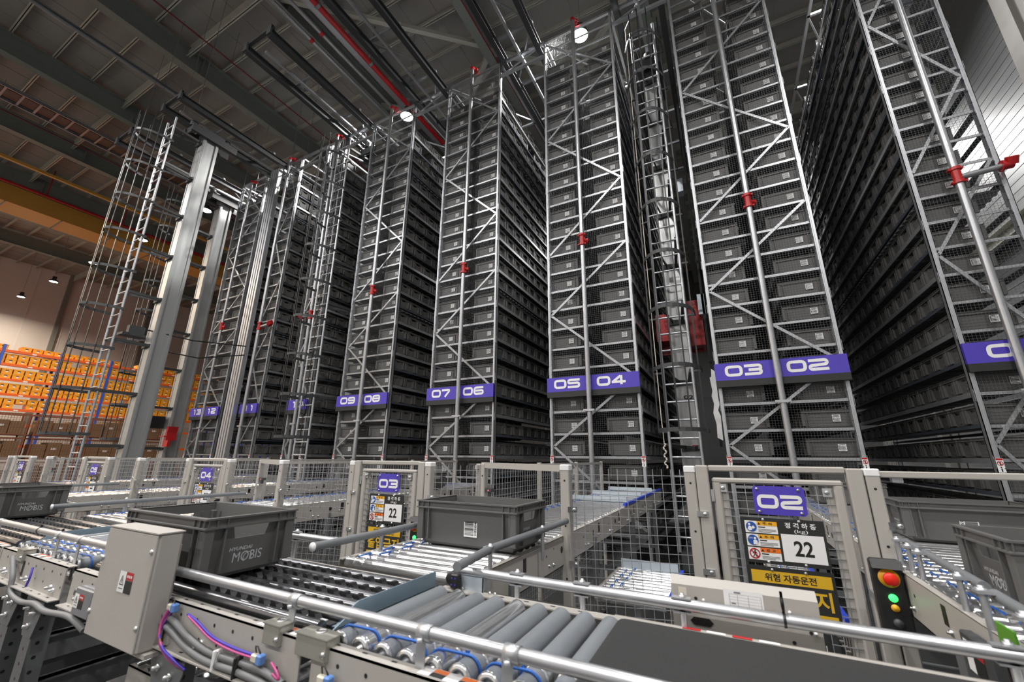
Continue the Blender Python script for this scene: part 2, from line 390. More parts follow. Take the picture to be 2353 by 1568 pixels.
m=MB(); m.box(-26.0,-25.86,-12,31,12.1,12.22); solo(m,'conductor_rail','ochre','slim ochre conductor rail under the left roof beside the cable ladder','rail')
t=thing('cable_ladder','black cable ladder tray under the roof left of the crane masts','tray',(-21.3,9,12.3))
m=MB(); m.box(-21.85,-21.8,-12,31,12.3,12.42); m.box(-20.95,-20.9,-12,31,12.3,12.42); part(m,'side_rail','galvd',t)
m=MB()
for i in range(100): m.box(-21.8,-20.95,-11.9+i*.43,-11.84+i*.43,12.32,12.35)
part(m,'rung','galvd',t)
m=MB(); m.box(-21.7,-21.1,-12,31,12.36,12.46); part(m,'cable_bundle','black',t)
m=MB(); m.tube((-15.6,-12,12.0),(-15.6,31,12.0),.06,10); m.box(-15.66,-15.54,-12,31,12.06,12.1)
solo(m,'roof_conduit','galvd','grey conduit under the roof left of the nearest crane rails','conduit')
# ================================================================ racks
D=6.6; PITCH=.370; Z0=.007; KMIN,KMAX=-3,22; TOP=9.12; DEPTH=6.1
TL,TW,TH=.56,.352,.228
RACKS=[(-14.17,-12.73,'13','12'),(-11.69,-10.95,'11',None),(-9.72,-8.98,'10',None),(-7.91,-6.39,'09','08'),(-5.30,-3.77,'07','06'),(-2.67,-1.13,'05','04'),(-.04,1.49,'03','02'),(2.59,3.45,'01',None)]
def zl(k): return Z0+k*PITCH
def sticker(mb,x,y):
    o=(x,y,0); mb.rect(o,XX,ZZ,-.03,.03,-.12,.03,0); mb.rect((x,y-.0006,0),XX,ZZ,-.028,.028,.008,.028,1)
    mb.disc((x,y-.0006,0),XX,ZZ,0,-.025,.026,1,18,.019); mb.flat((x,y-.0006,0),XX,ZZ,[(-.02,-.012),(-.015,-.007),(.02,-.04),(.015,-.045)],[(0,3,2,1)],1)
    mb.rect((x,y-.0005,0),XX,ZZ,-.005,.007,-.042,-.01,2); mb.disc((x,y-.0006,0),XX,ZZ,0,-.066,.007,2,10); mb.rect((x,y-.0006,0),XX,ZZ,-.005,.006,-.112,-.078,2)
def make_rack(xl,xr,a,b):
    nm=a+(' '+b if b else ''); xc=(xl+xr)/2; w=xr-xl; dbl=b is not None
    t=thing('storage_rack','tall galvanised tote rack behind wire mesh with purple sign '+nm,'rack',(xc,D,FZ),'tote racks in a row')
    for x0,s in ((xl,1),(xr,-1)):
        for j,y in ((0,D),(3,D+DEPTH-.08)):
            m=MB(); xa=x0; xb=x0+s*.05; x1,x2=min(xa,xb),max(xa,xb)
            m.box(x1,x2,y,y+.012,FZ,TOP); m.box(x0-.006 if s<0 else x0,x0 if s<0 else x0+.006,y,y+.08,FZ,TOP); m.box(x1,x2,y+.068,y+.08,FZ,TOP)
            if j==0: m.box(x1+.014,x2-.014,y-.012,y,FZ,TOP)
            part(m,'upright',('galv',),t)
    for k in range(KMIN,KMAX+2):
        z=zl(k); m=MB(); m.box(xl+.05,xr-.05,D+.035,D+.05,z-.018,z+.018); m.box(xl+.05,xr-.05,D+.05,D+.075,z+.012,z+.018); part(m,'cross_tie',('galv',),t)
    for k in range(KMIN,KMAX+1):
        z=zl(k)
        for x0,s in ((xl,1),(xr,-1)):
            m=MB()
            if k%2==0: m.prism([(x0,z-.034),(x0+s*.01,z-.034),(x0+s*.01,z+.018),(x0+s*.05,z+.018),(x0+s*.05,z+.024),(x0,z+.024)][::s],1,D+.08,D+DEPTH,0)
            else: m.prism([(x0+s*.01,z-.012),(x0+s*.02,z-.012),(x0+s*.02,z+.02),(x0+s*.06,z+.02),(x0+s*.06,z+.026),(x0+s*.01,z+.026)][::s],1,D+.08,D+DEPTH,1)
            if k%2==0:
                xo=x0-s*.004; m.box(min(x0,xo),max(x0,xo),D+.0,D+.06,z-.09,z+.05,0)
            part(m,'tote_rail',('galv','railb'),t)
    for k in (9,19):
        z=zl(k)-.05; m=MB()
        for x1,x2 in (((xl+.02,xl+.66),(xr-.66,xr-.02)) if dbl else ((xl+.02,xr-.02),)):
            m.box(x1,x2,D+.1,D+DEPTH,z,z+.008)
            y=D+.2
            while y<D+DEPTH-.1: m.box(x1,x2,y,y+.05,z-.02,z); y+=.14
        part(m,'fire_deck',('galvd',),t)
    zs=[-1.02,.18,1.27,2.5,3.69]; zt=[3.73,5.02,6.38,7.74,9.02]
    for chain,side0 in ((zs,0),(zt,0)):
        for i in range(len(chain)-1):
            sd=(i+1+ (0 if chain is zt else 1))%2
            if chain is zs: pa,pb=((xr-.06,chain[i]),(xl+.06,chain[i+1])) if i%2==0 else ((xl+.06,chain[i]),(xr-.06,chain[i+1]))
            else: pa,pb=((xl+.06,chain[i]),(xr-.06,chain[i+1])) if i%2==0 else ((xr-.06,chain[i]),(xl+.06,chain[i+1]))
            m=MB(); m.bar((pa[0],D+.022,pa[1]),(pb[0],D+.022,pb[1]),.02,.038,0,(0,0,1)); part(m,'brace',('galv',),t)
    m=MB(); m.box(xl,xr,D,D+.05,TOP-.02,TOP+.03); m.box(xl,xr,D+.02,D+.04,TOP-.3,TOP-.27); m.box(xl,xl+.05,D,D+DEPTH,TOP-.02,TOP+.03); m.box(xr-.05,xr,D,D+DEPTH,TOP-.02,TOP+.03)
    for j in range(1,4): m.box(xl,xr,D+j*2,D+j*2+.05,TOP-.02,TOP+.03); m.bar((xl,D+j*2-2,TOP),(xr,D+j*2,TOP),.03,.03)
    part(m,'top_frame',('galv',),t)
    m=MB(); r=.0009
    x=xl+.06
    while x<xr-.05:
        m.box(x-r,x+r,D-.004,D-.002,FZ+.3,TOP-.05); x+=.034
    z=FZ+.3
    while z<TOP-.04:
        m.box(xl+.055,xr-.055,D-.006,D-.004,z-r,z+r); z+=.034
    part(m,'mesh_screen',('meshw',),t)
    m=MB()
    for k in range(KMIN*2,KMAX*2): m.tube((xl+.058,D-.02,zl(k/2)+.1),(xl+.058,D+.0,zl(k/2)+.1),.006,6); m.tube((xr-.058,D-.02,zl(k/2)+.1),(xr-.058,D,zl(k/2)+.1),.006,6)
    part(m,'mesh_clip',('dark',),t)
    m=MB(); sticker(m,xl+.03,D-.014); part(m,'warning_sticker',('white','red','ink'),t)
    m=MB(); sticker(m,xr-.03,D-.014); part(m,'warning_sticker',('white','red','ink'),t)
    sx0,sx1=xl-.01,xr+.01
    m=MB(); m.box(sx0,sx1,D-.075,D-.03,1.08,1.327,0); m.box(sx0,sx1,D-.076,D-.03,.985,1.08,1)
    sg=part(m,'number_sign',('purple','signblk'),t,'purple board with white digits '+nm)
    m=MB(); h=.148; 
    if dbl:
        ds=[(a,.135),(b,.885)]
    else: ds=[(a,.19)]
    for tx,x in ds:
        for i,cc in enumerate(tx): m=MB(); digits(m,cc,(sx0,D-.0768,1.135),XX,ZZ,x+i*h*(DW+.18),0,h,0); part(m,'digit',('white',),sg)
    return t
for r in RACKS: make_rack(*r)
# fire pipes standing in front of the racks
for nm,x,zc,zt in (('03 02',.71,3.80,9.15),('05 04',-1.92,3.81,9.15),('07 06',-4.49,3.80,9.15),('09 08',-7.08,3.79,9.15),('13 12',-13.3,3.77,8.9),('11',-11.35,3.5,9.1),('10',-9.2,3.5,9.1),('01',2.97,3.46,9.2)):
    y=D-.15; t=thing('fire_riser','galvanised fire riser pipe with red coupling in front of rack '+nm,'pipe',(x,y,FZ),'fire risers in front of the racks')
    m=MB(); m.tube((x,y,FZ),(x,y,zt),.042 if nm!='13 12' else .034,14); part(m,'pipe','rail',t)
    for z in ((zc,zt) if nm!='01' else (zc,)):
        m=MB()
        if z==zt:
            m.tube((x,y,z-.02),(x,y,z+.05),.05,12); m.tube((x,y,z+.03),(x+.05,y+.1,z+.05),.045,10); m.tube((x+.04,y+.08,z+.05),(x+.055,y+.12,z+.05),.06,10); part(m,'coupling','red',t); continue
        m.tube((x,y,z-.1),(x,y,z+.1),.046,14); m.tube((x,y,z-.115),(x,y,z-.075),.060,14); m.tube((x,y,z+.075),(x,y,z+.115),.060,14); m.tube((x,y,z),(x+.07,y+.05,z-.02),.036,12); m.tube((x+.06,y+.045,z-.02),(x+.085,y+.06,z-.02),.05,12)
        for sx in (-1,1):
            for dz in (-.105,.105): m.tube((x+sx*.064,y-.025,z+dz*.9),(x+sx*.064,y+.025,z+dz*.9),.012,8)
        part(m,'coupling','red',t)
    m=MB(); m.box(x-.09,x+.09,y-.05,y-.044,.72,.755); m.box(x-.08,x-.06,y-.046,y+.1,.72,.755); m.box(x+.06,x+.08,y-.046,y+.1,.72,.755); m.tube((x-.07,y-.06,.737),(x-.07,y-.04,.737),.011,6); m.tube((x+.07,y-.06,.737),(x+.07,y-.04,.737),.011,6); part(m,'pipe_clamp','galv',t)
    if nm in ('01','11','10'):
        dx=.42 if nm!='10' else -.36; m=MB(); m.tube((x,y+.02,zc-.02),(x+dx,y+.02,zc+.01),.036,12); part(m,'branch_pipe','rail',t)
        m=MB(); m.tube((x+dx,y+.02,zc+.01),(x+dx*1.2,y+.02,zc+.01),.05,12); m.tube((x+dx*.95,y+.02,zc+.01),(x+dx,y+.02,zc+.01),.07,12); m.tube((x+dx*1.17,y+.02,zc+.01),(x+dx*1.17,y-.03,zc+.09),.06,10); part(m,'elbow','red',t)
# totes in the racks ---------------------------------------------------------
def tote_geo(mb,L,W,H,lod,hole=True):
    """open stacking tote, base centre at the origin, long side along x; material 0 plastic"""
    hx,hy=L/2,W/2; ins=.014; th=.004
    def ring(z,x,y): return [(-x,-y,z),(x,-y,z),(x,y,z),(-x,y,z)]
    bx,by=hx-.03,hy-.03                                   # outside of the wall at the foot
    tx,ty=hx-.016,hy-.016                                 # and under the rim
    V=ring(.0,bx-.01,by-.01)+ring(.012,bx,by)+ring(H-.036,tx,ty)+ring(H-.036,hx,hy)+ring(H-.031,hx,hy)+ring(H-.028,hx-.008,hy-.008)+ring(H-.008,hx-.008,hy-.008)+ring(H-.006,hx,hy)+ring(H,hx,hy)+ring(H,tx-.004,ty-.004)+ring(.012,bx-.004,by-.004)
    Fs=[(3,2,1,0)]
    for k in range(10):
        for i in range(4): Fs.append((k*4+i,k*4+(i+1)%4,(k+1)*4+(i+1)%4,(k+1)*4+i))
    Fs.append((40,41,42,43))
    if not hole: mb.add(V,Fs)
    else:
        keep=[]
        for f in Fs:
            pts=[V[i] for i in f]; ex=all(abs(p[0])>hx-.036 for p in pts) and abs(sum(p[0] for p in pts))>.3 and max(p[2] for p in pts)-min(p[2] for p in pts)>.1
            if not ex: keep.append(f)
        mb.add(V,keep)
        for sx in (-1,1):                                   # short walls with the hand hole cut through
            zt0,zb0=H-.039,H-.078
            def X(z,inn): u=(z-.012)/(H-.048); return sx*((bx+(tx-bx)*u)-(.004 if inn else 0))
            yb=by; yt=ty
            for inn in (0,1):
                o=.004*inn; def_y=lambda z: (by+(ty-by)*(z-.012)/(H-.048))-o
                zlo=.012; zhi=H-.036 if not inn else H
                P=lambda y,z: (X(z,inn),y,z)
                A=[P(-def_y(zlo),zlo),P(def_y(zlo),zlo),P(def_y(zb0),zb0),P(.055,zb0),P(-.055,zb0),P(-def_y(zb0),zb0),P(-def_y(zt0),zt0),P(-.066,zt0),P(.066,zt0),P(def_y(zt0),zt0),P(def_y(zhi),zhi),P(-def_y(zhi),zhi)]
                G=[(0,1,2,3,4,5),(5,4,7,6),(3,2,9,8),(6,7,8,9,10,11)]
                if (sx<0)!=bool(inn): G=[tuple(reversed(g)) for g in G]
                mb.add(A,G)
            for y0,z0,y1,z1 in ((-.055,zb0,.055,zb0),(.055,zb0,.066,zt0),(.066,zt0,-.066,zt0),(-.066,zt0,-.055,zb0)):
                mb.add([(X(z0,0),y0,z0),(X(z1,0),y1,z1),(X(z1,1),y1,z1),(X(z0,1),y0,z0)],[(0,1,2,3) if sx<0 else (3,2,1,0)])
    t=.003
    xs=[hx-.075,hx-.04] if lod else [hx-.07]
    for sx in (-1,1):
        for x in xs:                                        # corner ribs on the long sides
            for sy in (-1,1):
                y0,y1=sorted((sy*(by+.001),sy*(hy-.004))); mb.box(sx*x-t,sx*x+t,y0,y1,.025,H-.036)
        for y in ([hy-.075] if lod else [hy-.06]):
            for sy in (-1,1):
                x0,x1=sorted((sx*(bx+.001),sx*(hx-.004))); mb.box(x0,x1,sy*y-t,sy*y+t,.025,H-.036)
        for sy in (-1,1):                                   # corner block
            x0,x1=sorted((sx*(hx-.04),sx*(hx-.005))); y0,y1=sorted((sy*(hy-.04),sy*(hy-.005))); 
            mb.bbox(x0,x1,y0,y1,.022,H-.032,.004); 
    for sx in (-1,1):
        for x in ((hx-.075,hx-.04,hx-.012) if lod else ()):
            for sy in (-1,1):
                y0,y1=sorted((sy*(hy-.01),sy*(hy-.001))); mb.box(sx*x-t/2,sx*x+t/2,y0,y1,H-.029,H-.007)
        for y in ((hy-.075,hy-.04,hy-.012) if lod else ()):
            for sy in (-1,1):
                x0,x1=sorted((sx*(hx-.01),sx*(hx-.001))); mb.box(x0,x1,sy*y-t/2,sy*y+t/2,H-.029,H-.007)
    return mb
def face_label(mb,x,y,z,mi,s=.05):                          # white square sticker with a dark grid code
    mb.rect((x,y,z),XX,ZZ,-s/2,s/2,-s/2,s/2,mi)
    for i in range(5): mb.rect((x,y-.0008,z),XX,ZZ,-s*.30,s*.34,-s*.40+i*s*.19,-s*.33+i*s*.19,mi+1)
    mb.rect((x,y-.0008,z),XX,ZZ,-s*.42,-s*.36,-s*.35,s*.35,mi+1)
rt_body=tote_geo(MB(),TL,TW,TH,0,True).mesh('tote',['tote'])
mL=MB(); face_label(mL,.10,-TW/2+.012,.118,0,.088); lab_me=mL.mesh('barcode_label',['white','ink'])
mL=MB()
for sx,ux in ((1,YY),(-1,NY)):
    o=(sx*(TL/2-.017),0,0); put(mL,'MOBIS',o,ux,ZZ,-.005,.045,.026,0,.085); put(mL,'HYUNDAI',o,ux,ZZ,-.03,.078,.010,0,.05,.2)
logo_me=mL.mesh('logo',['rlogo'])
cand=[]
rx=[r for r in RACKS]
for ri,(xl,xr,a,b) in enumerate(RACKS):
    cols=[(xl+.022+TL/2,'left'),(xr-.022-TL/2,'right')] if b else [((xl+xr)/2+(.13 if ri<7 else -.13),'single')]
    for x,cn in cols:
        faceR=cn in('right','single') and ri<7; faceL=(cn in('left','single') and ri==7) or (cn=='left' and ri==6)
        for k in range(KMIN,KMAX+1):
            nd=15 if (faceR or faceL) else 8
            for j in range(nd):
                if k in (21,22) and (j+k+ri)%4==1 and j>0: continue
                y=D+.075+TW/2+j*.385; z=zl(k)+.026
                P=[project((x+sx*TL/2,y+sy*TW/2,z+sz)) for sx in (-1,1) for sy in (-1,1) for sz in (0,TH)]
                P=[p for p in P if p]; area=0
                if P:
                    u0=max(0,min(p[0] for p in P)); u1=min(2353,max(p[0] for p in P)); v0=max(0,min(p[1] for p in P)); v1=min(1080,max(p[1] for p in P))
                    area=max(0,u1-u0)*max(0,v1-v0)
                    if j>0:
                        area*=.6
                        if not (faceR or faceL): area=0
                        if ri==6: area=0
                        if ri==7 and (x-TL/2)*D/y<1.49: area=0
                        if ri<7 and ri!=6 and (x+TL/2)*D/y>RACKS[ri+1][0]: area=0
                    if k==3 and j==0: area*=.3
                cand.append((area,ri,cn,k,j,x,y,z))
cand.sort(key=lambda c:-c[0])
TOTEG='grey totes stored in the racks'
def level_words(k):
    return (ORD[k-3]+' level above its sign') if k>3 else ('behind its sign' if k==3 else ORD[3-k]+' level below its sign')
used=set()
for c in cand[:300]:
    area,ri,cn,k,j,x,y,z=c; a,b=RACKS[ri][2:]; rk='rack '+a+(' '+b if b else '')
    if j==0: lab='grey tote '+({'left':'in the left column of ','right':'in the right column of ','single':'at the mesh of '}[cn])+rk+', '+level_words(k)
    else: lab='grey tote '+ORD[j+1]+' along the aisle side of '+rk+', '+level_words(k)
    o=bpy.data.objects.new('tote',rt_body); COL.objects.link(o); o.location=(x,y,z); tag(o,lab,'tote',TOTEG)
    if j==0:
        l=bpy.data.objects.new('barcode_label',lab_me); COL.objects.link(l); l.parent=o; l['label']='white barcode label'
    if area>350:
        l=bpy.data.objects.new('logo',logo_me); COL.objects.link(l); l.parent=o
rest=MB(); nb=len(rt_body.vertices); bv=np.array([v.co[:] for v in rt_body.vertices]); bf=[tuple(p.vertices) for p in rt_body.polygons]
lv=np.array([v.co[:] for v in lab_me.vertices]); lf=[tuple(p.vertices) for p in lab_me.polygons]; lm=[p.material_index+1 for p in lab_me.polygons]
for c in cand[300:]:
    o=np.array(c[5:8]); rest.add((bv+o).tolist(),bf,0)
    if c[4]==0:
        n=rest.n; rest.v.extend((lv+o).tolist()); rest.n+=len(lv); rest.f.extend([tuple(i+n for i in f) for f in lf]); rest.m.extend(lm); rest.sm.extend([False]*len(lf))
solo(rest,'tote',['tote','white','ink'],'remaining dark grey totes filling the inner and far columns of the racks','tote',TOTEG,'stuff')
# ================================================================ cranes and their rails
AISLES=[('01',2.04),('02',-.585),('03',-3.22),('04',-5.845),('05',-8.45),('06',-12.2),('07',-14.95)]
for nm,xc in AISLES:
    if nm=='01': continue
    zr=9.0; y0=3.6; t=thing('crane_top_rail','pair of dark steel crane rails over aisle '+nm+', jutting out beyond the rack tops','rail',(xc,y0,zr),'crane rails over the aisles')
    for s in (-1,1):
        m=MB(); x=xc+s*.43; m.box(x-.06,x+.06,y0,D+DEPTH,zr,zr+.012); m.box(x-.006,x+.006,y0,D+DEPTH,zr+.012,zr+.18); m.box(x-.06,x+.06,y0,D+DEPTH,zr+.18,zr+.192); part(m,'rail_beam','dark',t)
    m=MB()
    m.box(xc-.52,xc+.52,y0-.02,y0+.05,zr+.19,zr+.26); m.box(xc-.52,xc-.37,y0-.04,y0+.0,zr+.02,zr+.26); m.box(xc+.37,xc+.52,y0-.04,y0,zr+.02,zr+.26)
    part(m,'end_bracket','dark',t)
    for i in range(7): m=MB(); m.box(xc-.5,xc+.5,y0+1.2+i*1.3,y0+1.26+i*1.3,zr+.19,zr+.25); part(m,'cross_tie','galvd',t)
    m=MB(); m.bar((xc-.47,y0+1.2,zr+.24),(xc+.47,y0+2.5,zr+.24),.03,.03); m.bar((xc+.47,y0+2.5,zr+.24),(xc-.47,y0+3.8,zr+.24),.03,.03); part(m,'diagonal_tie','galvd',t)
    if nm in ('06','07'):
        for s in (-1,1):
            for yy in (y0+.4,y0+3.6): m=MB(); m.tube((xc+s*.43,yy,zr+.19),(xc+s*.43,yy,CZ),.008,6); part(m,'hanger_rod','galvd',t)
    m=MB(); m.box(xc-.03,xc+.03,y0+.2,D+DEPTH,zr-.02,zr+.03); part(m,'guide_strip','galv',t)
def crane(nm,xc,ym,yl,dx=0.,lab=''):
    t=thing('stacker_crane',lab,'crane',(xc,ym,FZ),'stacker cranes in the aisles'); top=8.75
    m=MB(); w=.17; m.box(xc-w,xc+w,ym,ym+.03,FZ+.25,top); m.box(xc-w,xc+w,ym+.33,ym+.36,FZ+.25,top); m.box(xc-w+.03,xc-w+.05,ym+.03,ym+.33,FZ+.25,top); m.box(xc+w-.05,xc+w-.03,ym+.03,ym+.33,FZ+.25,top)
    for s in (-1,1):
        for yy in (ym-.012,ym+.36): m.box(xc+s*(w-.03)-.02,xc+s*(w-.03)+.02,yy,yy+.012,FZ+.25,top)
        m.box(xc+s*w-.008,xc+s*w+.008,ym+.02,ym+.06,FZ+.25,top); m.box(xc+s*w-.008,xc+s*w+.008,ym+.30,ym+.34,FZ+.25,top)
    part(m,'mast','alu',t)
    xl=xc+dx; lt=top-.1
    m=MB()
    for s in (-1,1): m.tube((xl+s*.22,yl,FZ+.3),(xl+s*.22,yl,lt),.025,8)
    z=FZ+.5
    while z<lt-.1: m.tube((xl-.22,yl,z),(xl+.22,yl,z),.016,8); z+=.28
    part(m,'ladder','galv',t)
    z=.4; i=0
    while z<lt-.2:
        m=MB(); R=.36; n=14; pts=[(xl+R*math.cos(math.pi*(1+q/n)) ,yl+.62*math.sin(math.pi*(1+q/n))-.02) for q in range(n+1)]
        pts=[(xl-R,yl+.02)]+pts+[(xl+R,yl+.02)]
        for (xa,ya),(xb,yb) in zip(pts,pts[1:]): m.bar((xa,ya,z),(xb,yb,z),.010,.06,0,ZZ)
        m.bar((xl-R,yl+.02,z),(xl-.2,yl,z),.03,.03); m.bar((xl+R,yl+.02,z),(xl+.2,yl,z),.03,.03)
        part(m,'cage_hoop','dark',t); z+=.93; i+=1
    for q in (2,5,7,9,12):
        a=math.pi*(1+q/14); m=MB(); x=xl+.36*math.cos(a); y=yl+.62*math.sin(a)-.02; bw=.026 if nm in ('06','07') else .010; m.box(x-bw,x+bw,y-.005,y+.005,.4,lt-.25); part(m,'cage_bar','black',t)
    z=FZ+.6
    while z<lt:
        m=MB(); m.bar((xl+.2,yl,z),(xc+.08,ym,z),.05,.06); m.bar((xl-.2,yl,z+.02),(xc-.08,ym,z+.02),.02,.05); m.prism([(xc-.16,z-.06),(xc+.16,z-.03),(xc+.16,z+.03),(xc-.16,z+.06)],1,ym-.05,ym-.012); part(m,'ladder_bracket','dark',t); z+=1.17
    m=MB(); m.box(xc-.2,xc+.2,ym-1.2,ym+1.4,FZ+.06,FZ+.3); part(m,'base_beam','dark',t)
    for yy in (ym-.9,ym+1.1): m=MB(); m.tube((xc-.05,yy,FZ+.1),(xc+.05,yy,FZ+.1),.1,20); part(m,'wheel','steel',t)
    m=MB(); m.box(xc-.26,xc-.18,ym-.35,ym+.8,top-.25,top-.05); m.box(xc+.18,xc+.26,ym-.35,ym+.8,top-.25,top-.05); m.box(xc-.26,xc+.26,ym-.1,ym+.45,top-.05,top+.02); m.box(xc-.2,xc+.2,ym-.3,ym-.26,top-.2,top)
    for yy in (ym-.25,ym+.6): m.tube((xc,yy,top+.02),(xc,yy,top+.16),.09,16)
    part(m,'top_carriage','dark',t)
    return t
c=crane('02',-.585,8.05,6.9,0,'stacker crane mast with caged ladder in the aisle left of rack 03 02')
m=MB(); m.box(-1.0,-.78,8.15,8.7,2.2,2.75); m.box(-.4,-.15,8.15,8.75,2.05,2.95); m.box(-.95,-.2,8.5,8.6,2.0,2.15); part(m,'lift_carriage','red',c,'red lift carriage')
m=MB(); m.box(-.2,-.08,8.0,8.3,2.6,3.0); m.box(-.3,-.2,8.0,8.2,5.3,5.6); part(m,'sensor_box','deckz',c)
m=MB(); m.box(-.13,-.09,8.0,8.06,.2,8.6); part(m,'cable_chain','black',c)
m=MB(); put(m,'02',(-.62,8.05-.014,1.04),XX,ZZ,0,0,.07,0,.16,0,'l',.004); part(m,'crane_number','ink',c)
m=MB(); o=(-.66,8.036,.12); m.rect(o,XX,ZZ,0,.22,0,.12,0); m.disc((-.66,8.0355,.12),XX,ZZ,.04,.06,.032,1); m.rect((-.66,8.0355,.12),XX,ZZ,.09,.2,.085,.11,2); m.rect((-.66,8.0355,.12),XX,ZZ,.09,.2,.02,.05,3); part(m,'warning_label',('white','blue','red','amber'),c)
c=crane('05',-8.45,7.2,6.35,-.25,'stacker crane mast with caged ladder beside rack 09 08')
m=MB(); m.rect((-8.6,7.186,.98),XX,ZZ,0,.26,0,.13,0); put(m,'05',(-8.6,7.185,1.0),XX,ZZ,.03,.0,.08,1,.2,0,'l',.004); part(m,'crane_number',('white','ink'),c)
c=crane('06',-12.15,4.4,3.72,-.1,'tallest stacker crane mast at the left with caged ladder in front')
m=MB(); m.box(-12.5,-12.2,3.9,4.35,2.7,2.76); m.box(-12.35,-12.2,4.0,4.3,2.76,2.95); part(m,'cable_platform','dark',c)
c=crane('07',-14.95,6.35,5.6,-.1,'grey stacker crane mast just right of the tallest, red carriage at its foot')
m=MB(); m.box(-14.72,-14.45,6.25,6.32,.22,.40); m.prism([(-14.72,.40),(-14.58,.40),(-14.6,.62),(-14.56,.80),(-14.66,.80)],1,6.25,6.5); m.box(-14.9,-14.6,6.2,6.24,.5,.53); part(m,'lift_carriage','red',c,'red lift carriage')
m=MB(); m.box(-15.35,-15.0,5.9,6.3,.75,1.1); part(m,'motor_drum','black',c)
# pale column standing between racks 12 and 11
t=thing('steel_column','bundle of pale steel uprights standing left of rack 11','column',(-11.9,D-.1,FZ))
for dx in (-.28,-.17,-.06,.06): m=MB(); m.box(-11.86+dx-.035,-11.86+dx+.035,D-.2,D-.08,FZ,8.9); part(m,'upright','galv',t)
m=MB()
for z in (0,1.8,3.6,5.4,7.2): m.box(-12.2,-11.75,D-.08,D-.06,z,z+.06)
part(m,'tie','galvd',t)
for i,(dy,dz) in enumerate(((0,0),(.18,-.42))):
    m=MB(); m.path([(-12.1,4.3+dy,2.88+dz),(-11.9,5.2+dy,2.82+dz),(-11.75,6.42,2.95+dz*.6)],.016,6); solo(m,'power_cable','black',('upper' if i==0 else 'lower')+' black cable strung from the tallest mast to the pale column','cable','black cables strung from the mast')
m=MB(); m.path([(-.86,6.55,8.4),(-.86,6.55,4),(-.85,6.55,.6),(-.84,6.55,.2)],.007,6)
for i in range(16):
    a=i*1.3; m.lathe((-.84+.016*math.cos(a),6.55,.2-i*.022),(math.sin(a),.4,.3),[(-.016,.006),(.0,.014),(.016,.006)],8)
solo(m,'knotted_rope','cream','knotted pale rope hanging beside the crane ladder in aisle 02','rope')
# ties between the rack tops
for i in range(7):
    x0=RACKS[i][1]; x1=RACKS[i+1][0]
    m=MB(); m.box(x0,x1,D,D+.06,9.1,9.16); m.box(x0,x1,D,D+.06,8.72,8.78); m.bar((x0,D+.03,8.75),(x1,D+.03,9.13),.03,.03)
    solo(m,'top_tie','galv','steel tie between the tops of rack '+RACKS[i][2]+(' '+RACKS[i][3] if RACKS[i][3] else '')+' and rack '+RACKS[i+1][2],'beam','ties between rack tops')
# ================================================================ far left: pallet racking with bins
PX=-36.0; Y0=2.0; BAY=2.35; NB=9; SH=[.45,1.6,2.45,3.28,4.1,4.95,5.72]
t=thing('pallet_racking','long pallet racking with orange beams and blue posts along the far left wall','rack',(PX-.5,10,FZ))
for i in range(NB+1):
    for x in (PX,PX-1.0): m=MB(); m.box(x-.06,x+.06,Y0+i*BAY-.06,Y0+i*BAY+.06,FZ,6.0); part(m,'post','bpost',t)
for z in SH:
    for i in range(NB):
        m=MB(); m.box(PX,PX+.05,Y0+i*BAY+.06,Y0+(i+1)*BAY-.06,z-.14,z); m.box(PX-1,PX,Y0+i*BAY+.06,Y0+(i+1)*BAY-.06,z-.03,z); part(m,'shelf_beam','bar',t)
    m=MB()
    for i in range(NB): m.rect((PX+.052,Y0+i*BAY+1.2,z-.09),YY,ZZ,-.09,.09,-.03,.04,0)
    part(m,'shelf_label','white',t)
mb=MB(); a,b,h=.30,.24,.28; mb.prism([(-.19,0),(.19,0),(.21,h),(-.21,h)],0,-.6,0); mb.box(.0,.012,-.215,.215,h-.05,h); mb.box(.0,.01,-.2,.2,0,.03); mb.rect((.0125,0,h-.11),YY,ZZ,-.06,.06,-.02,.02,1); mb.rect((.002,0,.12),YY,ZZ,-.05,.05,-.05,.04,2)
binme=mb.mesh('storage_bin',['bin','ink','white'])
RW=['lowest','second lowest','third lowest','fourth lowest','third highest','second highest','topmost']
for si,z in enumerate(SH):
    if si<2: continue
    rows=1 if si==6 else 2
    for rw in range(rows):
        for q in range(33):
            yy=Y0+4.2+q*.455
            if random.random()<.05: continue
            o=bpy.data.objects.new('storage_bin',binme); COL.objects.link(o); o.location=(PX-.05+random.uniform(-.03,.0),yy,z+.002+rw*(h+.004))
            tag(o,'orange bin, '+ORD[q+1]+' from the left on the '+RW[si]+' racking shelf'+(', upper of its pair' if rw else (', lower of its pair' if rows==2 else '')),'bin','orange bins on the far racking')

